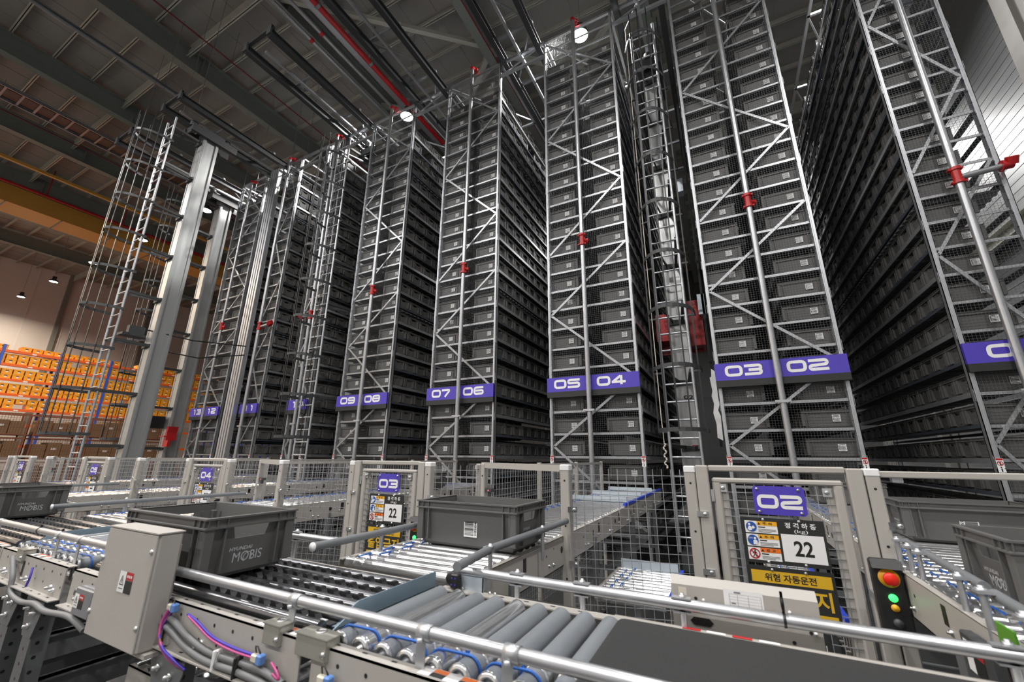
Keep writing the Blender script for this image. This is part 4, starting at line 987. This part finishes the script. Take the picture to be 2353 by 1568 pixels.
# support legs of the front line
def trestle(x,lab):
    t=thing('support_trestle',lab,'stand',(x,1.1,FZ),'slate grey trestles under the front line')
    for y,s in ((NYF-.012,1),(FYF+.012,-1)):
        m=MB(); m.box(x-.042,x+.042,y-.002*s if s>0 else y,y if s>0 else y+.002,FZ,FT-.13); m.box(x-.042,x-.038,min(y,y+.055*s),max(y,y+.055*s),FZ,FT-.13); m.box(x+.038,x+.042,min(y,y+.055*s),max(y,y+.055*s),FZ,FT-.13)
        z0=FT-.125; m.prism([(x-.09,z0),(x+.09,z0),(x+.09,z0-.035),(x+.045,z0-.14),(x-.045,z0-.14),(x-.09,z0-.035)],1,y-.004-.002,y-.002) if s>0 else m.box(x-.08,x+.08,y+.002,y+.006,z0-.12,z0)
        m.box(x-.05,x+.05,y-.05,y+.05,FZ,FZ+.01)
        l=part(m,'leg','leg',t)
        m=MB(); z=FZ+.1
        while z<FT-.2: m.disc((x,y-.0025 if s>0 else y+.0025,z),XX,ZZ,0,0,.006,0,8); m.disc((x+.0425,y+.022*s,z+.02),YY,ZZ,0,0,.007,0,8); z+=.05
        grow(l,m,'ink')
        m=MB()
        for dx,dz in ((-.04,-.04),(.03,-.05),(0,-.1)): m.lathe((x+dx,y-.006,z0+dz),NY,[(0,.011),(.007,.011),(.008,.006),(.018,.006),(.018,0)],6)
        grow(l,m,'chrome')
    for z in (-.72,-.88,-1.3): m=MB(); m.box(x-.02,x+.02,NYF+.02,FYF-.0,z-.09,z); m.box(x-.035,x+.035,NYF+.02,FYF,z-.004,z); part(m,'cross_beam','leg',t)
    return t
for x,lab in ((-2.86,'left slate grey trestle of the pair at the lower left'),(-2.60,'right slate grey trestle of the pair at the lower left'),(-1.55,'slate grey trestle below the grey control box'),(-.32,'slate grey trestle under the belt and roller joint'),(-4.2,'slate grey trestle under the far left of the front line')): trestle(x,lab)
# lower roller line beneath the front conveyor
t=thing('roller_conveyor','lower roller line beneath the front conveyor, below the cables','conveyor',(-1.4,1.2,FZ),'roller lanes')
m=MB(); m.box(-2.1,-.6,.95,.954,-.84,-.76); m.box(-2.1,-.6,.95,.985,-.764,-.76); m.box(-2.1,-.6,1.5,1.504,-.84,-.76); part(m,'side_frame','beige',t)
for i in range(20): m=MB(); x=-2.07+i*.075; m.tube((x,.96,-.775),(x,1.5,-.775),.024,12); part(m,'roller','steel',t)
m=MB(); m.bar((-1.75,.955,-.74),(-1.1,1.2,-.74),.02,.02); part(m,'guide_bar','galvd',t)
for x in (-1.95,-.8): m=MB(); m.box(x-.02,x+.02,.956,1.0,FZ,-.80); m.box(x-.02,x+.02,1.46,1.5,FZ,-.80); part(m,'leg','leg',t)
# guard rails of the front line
def guard(p,q,z,lab,br,side,rr=.0150):
    t=thing('guard_rail',lab,'guard rail',((p+q)/2,side,FT),'guard rails of the front line')
    m=MB(); m.tube((p,side,z),(q,side,z),rr,20); part(m,'tube','rail',t)
    for x in (p,q): m=MB(); m.lathe((x,side,z),NX if x==p else XX,[(-.002,rr+.0012),(.005,rr+.0012),(.006,0)],16); part(m,'end_cap','galv',t)
    for x in br:
        s=-1 if side<1 else 1; m=MB(); yb=side+.012*s*0
        if side<1:
            m.box(x-.012,x+.012,side+.0,side+.003,FT-.06,z-rr-.003); m.box(x-.006,x+.03,side-.004,side+.02,z-rr-.006,z-rr-.002)
            m.lathe((x-.004,side,z),XX,[(0,rr+.0006),(.0,rr+.0022),(.034,rr+.0022),(.034,rr+.0006)],18); m.lathe((x+.008,side-.012,z-rr-.002),(0,-.3,1),[(0,.008),(.008,.008),(.008,0)],6)
        else:
            m.tube((x,side-.004,FT-.06),(x,side-.004,z-rr),.0085,10); m.box(x-.025,x+.02,side-.012,side+.012,z-rr-.004,z-rr); m.box(x-.028,x+.022,side-.011,side+.011,z+rr-.001,z+rr+.003); m.lathe((x,side,z+rr+.003),ZZ,[(0,.009),(.006,.009),(.006,.005),(.011,.005),(.011,0)],8)
        part(m,'bracket','galv',t)
    m=MB()
    for x in ((.07,) if side>1 else (-2.95,-2.7) if p<-3 else ()): m.lathe((x,side,z),XX,[(0,rr),(0,rr+.002),(.006,rr+.002),(.006,rr)],16); m.box(x,x+.006,side-.004,side+.004,z+rr,z+rr+.012)
    if m.n: part(m,'cable_tie','black',t)
guard(-1.70,1.55,-.372,'near guard rail tube in front of the grey rollers',(-1.09,-.655,-.44,.4,1.2),.84,.0135)
guard(-4.6,-2.03,-.350,'guard rail tube at the far left behind the grey control box',(-3.5,-2.72,-2.5,-2.2),.85,.0135)
guard(-.905,1.6,-.3885,'far guard rail tube behind the belt and rollers',(-.675,-.452,-.165,.47),1.36)
guard(-3.3,-1.545,-.352,'guard rail tube behind the big open tote, ending at the middle lane',(-2.9,-1.8),1.36)
guard(-5.9,-4.165,-.352,'guard rail tube behind the far left tote',(-5.2,-4.4),1.36)
# divider plates between strips and rollers
for x,lab in ((-1.0,'blue-grey divider plate between toothed strips and grey rollers'),(-3.235,'blue-grey divider plate at the far left')):
    m=MB(); pr=[(.90,RT-.03),(1.345,RT-.03),(1.345,RT+.02),(.985,RT+.02),(.965,RT+.012),(.955,RT-.006)]
    m.prism(pr,0,x-.002,x+.002); m.box(x-.03,x+.002,.92,1.34,RT-.032,RT-.028); solo(m,'divider_plate','plate',lab,'plate','divider plates on the front line')
# ================================================================ things on the front line
def front_tote(x0,y0,z,label,L=.575,W=.345,H=.202,barcode=None,rot=0,logo=True):
    t=thing('tote',label,'tote',(x0+L/2,y0+W/2,z),'totes on the conveyors')
    b=MB(); tote_geo(b,L,W,H,1,True); me=b.mesh('body',['tote']); o=bpy.data.objects.new('body',me); COL.objects.link(o); o.parent=t
    if logo:
        for sx,ux in ((1,YY),(-1,NY)):
            m=MB(); xx=lambda zz: sx*(L/2-.03+.014*(zz-.012)/(H-.048)+.0012)
            A=Vector((xx(.012),0,.012)); Bv=Vector((xx(H-.036),0,H-.036)); uz=(Bv-A).normalized(); oo=A-uz*.012
            put(m,'MOBIS',oo,ux,uz,-.048,.042,.033,0,.106); put(m,'HYUNDAI',oo,ux,uz,-.066,.081,.0125,0,.080,.18,'l',1)
            V,Fs=rib([(-.006,.040),(-.012,.058),(.004,.073),(.020,.064),(.018,.046)],.003,False,.01); m.flat(oo+Vector((sx*.0004,0,0)),ux,uz,V,Fs,0)
            ob=bpy.data.objects.new('logo',m.mesh('logo',['logo'])); COL.objects.link(ob); ob.parent=t
    if barcode:
        m=MB(); yb=-(W/2-.022); o0=(barcode[1],yb-.0012,.105); fl=barcode[2]
        ux,uy=((0,0,-1),XX) if fl>0 else ((0,0,1),NX)
        ux,uy=((0,0,1),NX) if fl>0 else ((0,0,-1),XX)
        w,h=.112,.074
        m.rect(o0,ux,uy,-w/2,w/2,-h/2,h/2,0); o1=(o0[0],o0[1]-.0005,o0[2])
        rnd=random.Random(5); x=-w/2+.008
        while x<w/2-.01:
            bw=rnd.choice((.0012,.0012,.0022,.0032)); m.rect(o1,ux,uy,x,x+bw,-h/2+.020,h/2-.005,1); x+=bw+rnd.choice((.0012,.0018,.003))
        put(m,barcode[0],o1,ux,uy,0,-h/2+.004,.0115,1,w*.82,0,'c',.0003)
        ob=bpy.data.objects.new('barcode_label',m.mesh('barcode_label',['white','ink'])); COL.objects.link(ob); ob.parent=t; ob['label']='white barcode label'
    return t
front_tote(-2.186,.862,RT+.006,'big open dark grey tote on the transfer unit behind the grey control box')
front_tote(-1.462,1.775,RT+.004,'open dark grey tote with barcode label 10204092 on the middle lane',barcode=('10204092',.03,1))
front_tote(-4.845,.985,RT+.004,'dark grey tote at the far left on the black belt')
front_tote(.665,1.765,RT+.002,'near open dark grey tote at the right edge on the right hand lane')
front_tote(.80,3.12,RT+.002,'dark grey tote with barcode label 10025802 behind the fence post at the right',barcode=('10025802',-.02,-1))
front_tote(.70,5.2,RT+.004,'small far grey tote at the back of the right hand lane',logo=False)
front_tote(-4.08,4.5,RT+.01,'dark grey tote standing far back on the lane past gate 03',logo=False)
# grey control box hung in front of the near rail
bx0,bx1,by0,by1,bz0,bz1=-1.966,-1.626,.741,.810,-.572,-.240
t=thing('control_box','beige sheet steel control box hung in front of the big open tote','box',((bx0+bx1)/2,(by0+by1)/2,bz0))
m=MB(); m.bbox(bx0,bx1,by0+.003,by1,bz0,bz1-.003,.006); part(m,'case','beige',t)
m=MB(); m.bbox(bx0+.002,bx1-.004,by0-.002,by0+.004,bz0+.004,bz1-.008,.002); m.box(bx0-.001,bx1+.002,by0-.003,by1+.002,bz1-.004,bz1); part(m,'cover','beige',t)
m=MB()
for x,z in ((bx0+.01,bz1-.1),(bx1-.02,bz1-.055),(bx0+.006,bz0+.07),(bx1-.012,bz0+.07)): m.lathe((x,by0-.002,z),NY,[(0,.008),(.003,.008),(.006,.004),(.006,0)],10)
part(m,'cover_screw','chrome',t)
def hazard(m,o,w,h):
    m.rect(o,XX,ZZ,0,w*.48,0,h,0); m.rect(o,XX,ZZ,w*.5,w,h*.62,h,1); m.rect(o,XX,ZZ,w*.5,w,0,h*.6,2)
    o2=(o[0],o[1]-.0004,o[2]); V,Fs=rib([(w*.1,h*.36),(w*.24,h*.8),(w*.38,h*.36)],w*.03,True,.001); m.flat(o2,XX,ZZ,V,Fs,2); m.rect(o2,XX,ZZ,w*.22,w*.26,h*.44,h*.64,2); m.rect(o2,XX,ZZ,w*.1,w*.4,h*.16,h*.2,2)
    for i in range(3): m.rect(o2,XX,ZZ,w*(.58+.13*i),w*(.66+.13*i),h*.74,h*.86,0)
m=MB(); hazard(m,(bx0+.155,by0-.0028,-.424),.088,.060); part(m,'hazard_label',('white','red','ink'),t)
m=MB(); m.box(bx0+.05,bx0+.09,by1,NYF+.02,bz0+.05,bz1-.05); m.box(bx1-.09,bx1-.05,by1,NYF+.02,bz0+.05,bz1-.05); m.box(bx0+.04,bx1+.02,by0+.02,NYF+.05,bz0-.012,bz0); part(m,'mount','beige',t)
t=thing('junction_box','small grey junction box with red hazard label left of the control box','box',(-2.25,.82,-.56)); m=MB(); m.bbox(-2.20,-2.06,.775,.812,-.56,-.47,.004); part(m,'case','galvd',t)
m=MB(); hazard(m,(-2.195,.7745,-.535),.075,.045); part(m,'hazard_label',('white','red','ink'),t)
m=MB(); m.path([(-2.2,.80,-.50),(-2.24,.79,-.49),(-2.27,.80,-.51),(-2.28,.812,-.50)],.006,8); part(m,'cable','cable',t)
t=thing('junction_box','small dark junction box with red hazard label under the right hand lane','box',(.545,1.7,-.56)); m=MB(); m.bbox(.52,.55,1.62,1.78,-.56,-.46,.004); part(m,'case','dark',t)
m=MB(); o=(.519,1.76,-.55); m.rect(o,NY,ZZ,0,.04,0,.075,0); m.rect(o,NY,ZZ,.045,.10,.045,.075,1); m.rect(o,NY,ZZ,.045,.10,0,.043,2); part(m,'hazard_label',('white','red','ink'),t)
m=MB(); m.box(.540,.545,1.52,1.60,-.455,-.385); solo(m,'side_plate','lgreen','small green plate on the frame of the right hand lane','plate')
# motor cover with its data sheet
t=thing('motor_cover','long beige motor cover with a printed sheet behind the far guard rail','cover',(-.02,1.45,-.54))
x0,x1=-.20,.155
m=MB(); m.prism([(1.415,-.60),(1.415,-.352),(1.441,-.333),(1.446,-.336),(1.446,-.60)],0,x0,x1); part(m,'cover_body','beige',t)
m=MB()
m.prism([(-.155,-.440),(-.155+.01,-.430),(-.105,-.430),(-.095,-.440),(-.105,-.450),(-.145,-.450)],1,1.4142,1.4148)
for x,z in ((-.17,-.440),(-.175,-.392),(-.135,-.383),(.005,-.47),(.02,-.47),(.105,-.392),(.13,-.404),(.13,-.424),(.09,-.452),(.135,-.475)): m.disc((x,1.4143,z),XX,ZZ,0,0,.0045,0,10)
part(m,'cover_hole','ink',t)
m=MB()
for x,z in ((-.115,-.385),(.06,-.396),(.09,-.384),(.14,-.424),(.11,-.478)): m.lathe((x,1.415,z),NY,[(0,.004),(.003,.004),(.004,0)],8)
part(m,'cover_screw','white',t)
m=MB(); o=(-.062,1.4144,-.400); m.rect(o,XX,ZZ,0,.095,0,.052,0); o2=(o[0],1.4140,o[2])
for i in range(6): m.rect(o2,XX,ZZ,.014,.09,.006+i*.007,.0065+i*.007,1)
for x in (.014,.034,.06,.09): m.rect(o2,XX,ZZ,x-.0004,x+.0004,.006,.041,1)
m.rect(o2,XX,ZZ,.026,.042,.0435,.0475,1); m.rect(o2,XX,ZZ,.018,.028,.017,.02,1)
part(m,'data_sheet',('white','galvd'),t)
m=MB(); m.rect((-.180,1.4144,-.380),XX,ZZ,0,.022,0,.022,0); part(m,'blank_sticker','cream',t)
m=MB(); m.path([(.125,1.405,-.60),(.125,1.40,-.52),(.13,1.40,-.492),(.142,1.405,-.486),(.152,1.41,-.50),(.155,1.41,-.6)],.007,8); part(m,'cable','cable',t)
m=MB()
for i in range(4): m.rect((-.17,1.353,FT+.0032),XX,YY,i*.06,i*.06+.045,-.012,.004,i%2)
solo(m,'hazard_sticker',('red','white'),'worn red and white sticker strip on the belt frame below the motor cover','sticker')
# photo-eye at the corner of the far rail
t=thing('photo_sensor','black photo eye on a zinc bracket at the left end of the far guard rail','sensor',(-.90,1.34,FT))
m=MB(); m.box(-.935,-.80,1.345,1.348,FT-.01,-.400); m.box(-.803,-.80,1.345,1.375,FT-.02,-.40); part(m,'bracket','deckz',t)
m=MB(); m.lathe((-.918,1.345,-.412),NY,[(-.0,.026),(.016,.026),(.02,.02),(.02,0)],8); m.bbox(-.915,-.885,1.315,1.343,-.438,-.392,.004); part(m,'sensor_body','black',t)
m=MB()
for i in range(2):
    for j in range(2): m.lathe((-.908+i*.014,1.3145,-.425+j*.02),NY,[(0,.003),(.001,0)],8)
part(m,'sensor_lens','violet',t)
m=MB()
for x in (-.9,-.88,-.77,-.75): m.lathe((x,1.343,FT+.004),NY,[(0,.006),(.004,.006),(.005,0)],6)
part(m,'bracket_bolt','chrome',t)
# yellow-zinc sensor housings on the near frame
for x,w,lab in ((-1.145,.065,'left yellow zinc sensor housing on the near frame beside the rail bracket'),(-1.015,.11,'right yellow zinc sensor housing on the near frame by the first roller'),(-2.98,.08,'yellow zinc sensor housing at the far left of the near frame')):
    t=thing('sensor_housing',lab,'housing',(x+w/2,.85,FT),'yellow zinc sensor housings'); m=MB(); m.bbox(x,x+w,NYF-.012,NYF+.03,FT-.028,FT+.018,.002); m.box(x-.003,x+w+.003,NYF-.014,NYF+.035,FT+.018,FT+.021); part(m,'housing','yzinc',t)
    m=MB(); m.lathe((x+w*.5,NYF+.018,FT+.021),ZZ,[(0,.014),(.002,.014),(.002,.008),(0,.008)],14); m.lathe((x+w-.006,NYF-.012,FT-.01),NY,[(0,.006),(.006,.006),(.006,0)],6); part(m,'lens_ring','chrome',t)
# cables along the near frame
def cab(name,pts,r,mt,lab,grp='cables along the near frame',extra=None):
    m=MB(); P=[Vector(p) for p in pts]; Q=[]
    for i in range(len(P)-1):
        a=P[max(i-1,0)];b=P[i];c=P[i+1];d=P[min(i+2,len(P)-1)]
        for k in range(6):
            u=k/6; Q.append(.5*((2*b)+(c-a)*u+(2*a-5*b+4*c-d)*u*u+(3*b-a-3*c+d)*u**3))
    Q.append(P[-1]); m.path(Q,r,8)
    return solo(m,name,mt,lab,'cable',grp)
yc=NYF-.014
cab('conduit_cable',[(-1.66,yc,-.475),(-1.58,yc,-.485),(-1.48,yc,-.512),(-1.36,yc,-.530),(-1.22,yc,-.527),(-1.10,yc,-.528),(-1.02,yc,-.55),(-.985,yc-.01,-.62),(-.97,yc-.01,-.78)],.0085,'cable','upper of two thick grey cables sagging along the near frame')
cab('conduit_cable',[(-1.66,yc-.004,-.495),(-1.57,yc-.004,-.51),(-1.48,yc-.004,-.535),(-1.36,yc-.006,-.548),(-1.22,yc-.006,-.545),(-1.10,yc-.006,-.548),(-1.05,yc-.008,-.565),(-1.01,yc-.012,-.64),(-.995,yc-.012,-.8)],.0085,'cable','lower of two thick grey cables sagging along the near frame')
cab('signal_wire',[(-1.50,yc,-.459),(-1.44,yc,-.470),(-1.36,yc,-.492),(-1.26,yc,-.500),(-1.165,yc,-.500)],.0033,'violet','violet signal wire running to the left connector on the near frame')
cab('signal_wire',[(-1.49,yc-.003,-.462),(-1.44,yc-.003,-.475),(-1.36,yc-.003,-.497),(-1.26,yc-.003,-.506),(-1.165,yc-.003,-.505)],.0027,'pink','pink signal wire running beside the violet one on the near frame')
for i,(mt,nm) in enumerate((('pink','pink'),('pink','rosy pink'),('violet','violet'),('tan','brown'),('pink','lowest pink'),('violet','dark violet'))):
    o=i*.006; cab('loop_wire',[(-1.585,yc-.008+o*.3,-.45-o*.5),(-1.60,yc-.016,-.49-o*.8),(-1.585+o*.7,yc-.02,-.535-o*.4),(-1.54+o*1.2,yc-.016,-.568),(-1.49+o*1.4,yc-.006,-.588)],.0034,mt,nm+' wire in the bundle looping out below the control box','wires below the control box')
cab('signal_wire',[(-1.09,yc,-.503),(-1.06,yc-.004,-.515),(-1.05,yc-.004,-.528),(-1.075,yc-.004,-.522)],.003,'pink','short pink wire looping from the left connector')
cab('signal_wire',[(-.845,yc,-.508),(-.81,yc-.004,-.52),(-.785,yc-.004,-.55),(-.78,yc-.006,-.61),(-.785,yc-.006,-.7)],.0034,'pink','pink wire dropping from the right connector on the near frame')
cab('signal_wire',[(-.843,yc-.003,-.502),(-.80,yc-.006,-.513),(-.772,yc-.006,-.548),(-.768,yc-.008,-.60)],.0034,'violet','violet wire dropping from the right connector on the near frame')
for x,z,lab in ((-1.135,-.502,'blue and cream plug connector left of the sensor housings'),(-.885,-.497,'blue and cream plug connector below the right sensor housing'),(-1.575,-.452,'blue and cream plug connector beside the control box')):
    t=thing('plug_connector',lab,'connector',(x,yc-.01,z-.015),'plug connectors on the near frame'); m=MB(); m.bbox(x-.026,x,yc-.012,yc+.002,z-.009,z+.009,.003); part(m,'socket','cream',t)
    m=MB(); m.bbox(x-.002,x+.018,yc-.014,yc+.004,z-.011,z+.012,.003); part(m,'plug','conn',t)
    m=MB(); m.path([(x-.02,yc,z+.008),(x-.017,yc-.006,z+.026),(x-.005,yc-.008,z+.028),(x+.004,yc-.004,z+.012)],.002,6); part(m,'tie_loop','black',t)
for x,z,mt,lab in ((-1.31,-.538,'white','white cable tie on the thick grey cables'),(-1.215,-.536,'black','black cable tie right of the white one'),(-1.035,-.556,'black','black cable tie where the grey cables bend down')):
    m=MB(); m.bbox(x-.004,x+.004,yc-.018,yc+.006,z-.024,z+.026,.002); m.bar((x,yc-.014,z-.02),(x+.022,yc-.02,z+.03),.003,.002); solo(m,'cable_tie',mt,lab,'cable tie','cable ties on the grey cables')
cab('conduit_cable',[(-3.0,yc,-.46),(-2.9,yc-.01,-.52),(-2.86,yc-.012,-.58),(-2.70,yc-.02,-.592),(-2.52,yc-.03,-.572),(-2.40,yc-.03,-.580),(-2.22,yc-.02,-.572),(-2.1,yc-.01,-.60)],.010,'cable','thick grey cable along the trestle heads at the lower left')
cab('signal_wire',[(-2.74,yc,-.475),(-2.72,yc-.006,-.51),(-2.735,yc-.006,-.545)],.004,'violet','short violet wire on the near frame at the far left')
# ================================================================ finish: lift everything to stand on the floor at zero
for o in bpy.data.objects:
    if o.parent is None: o.location.z += LIFT
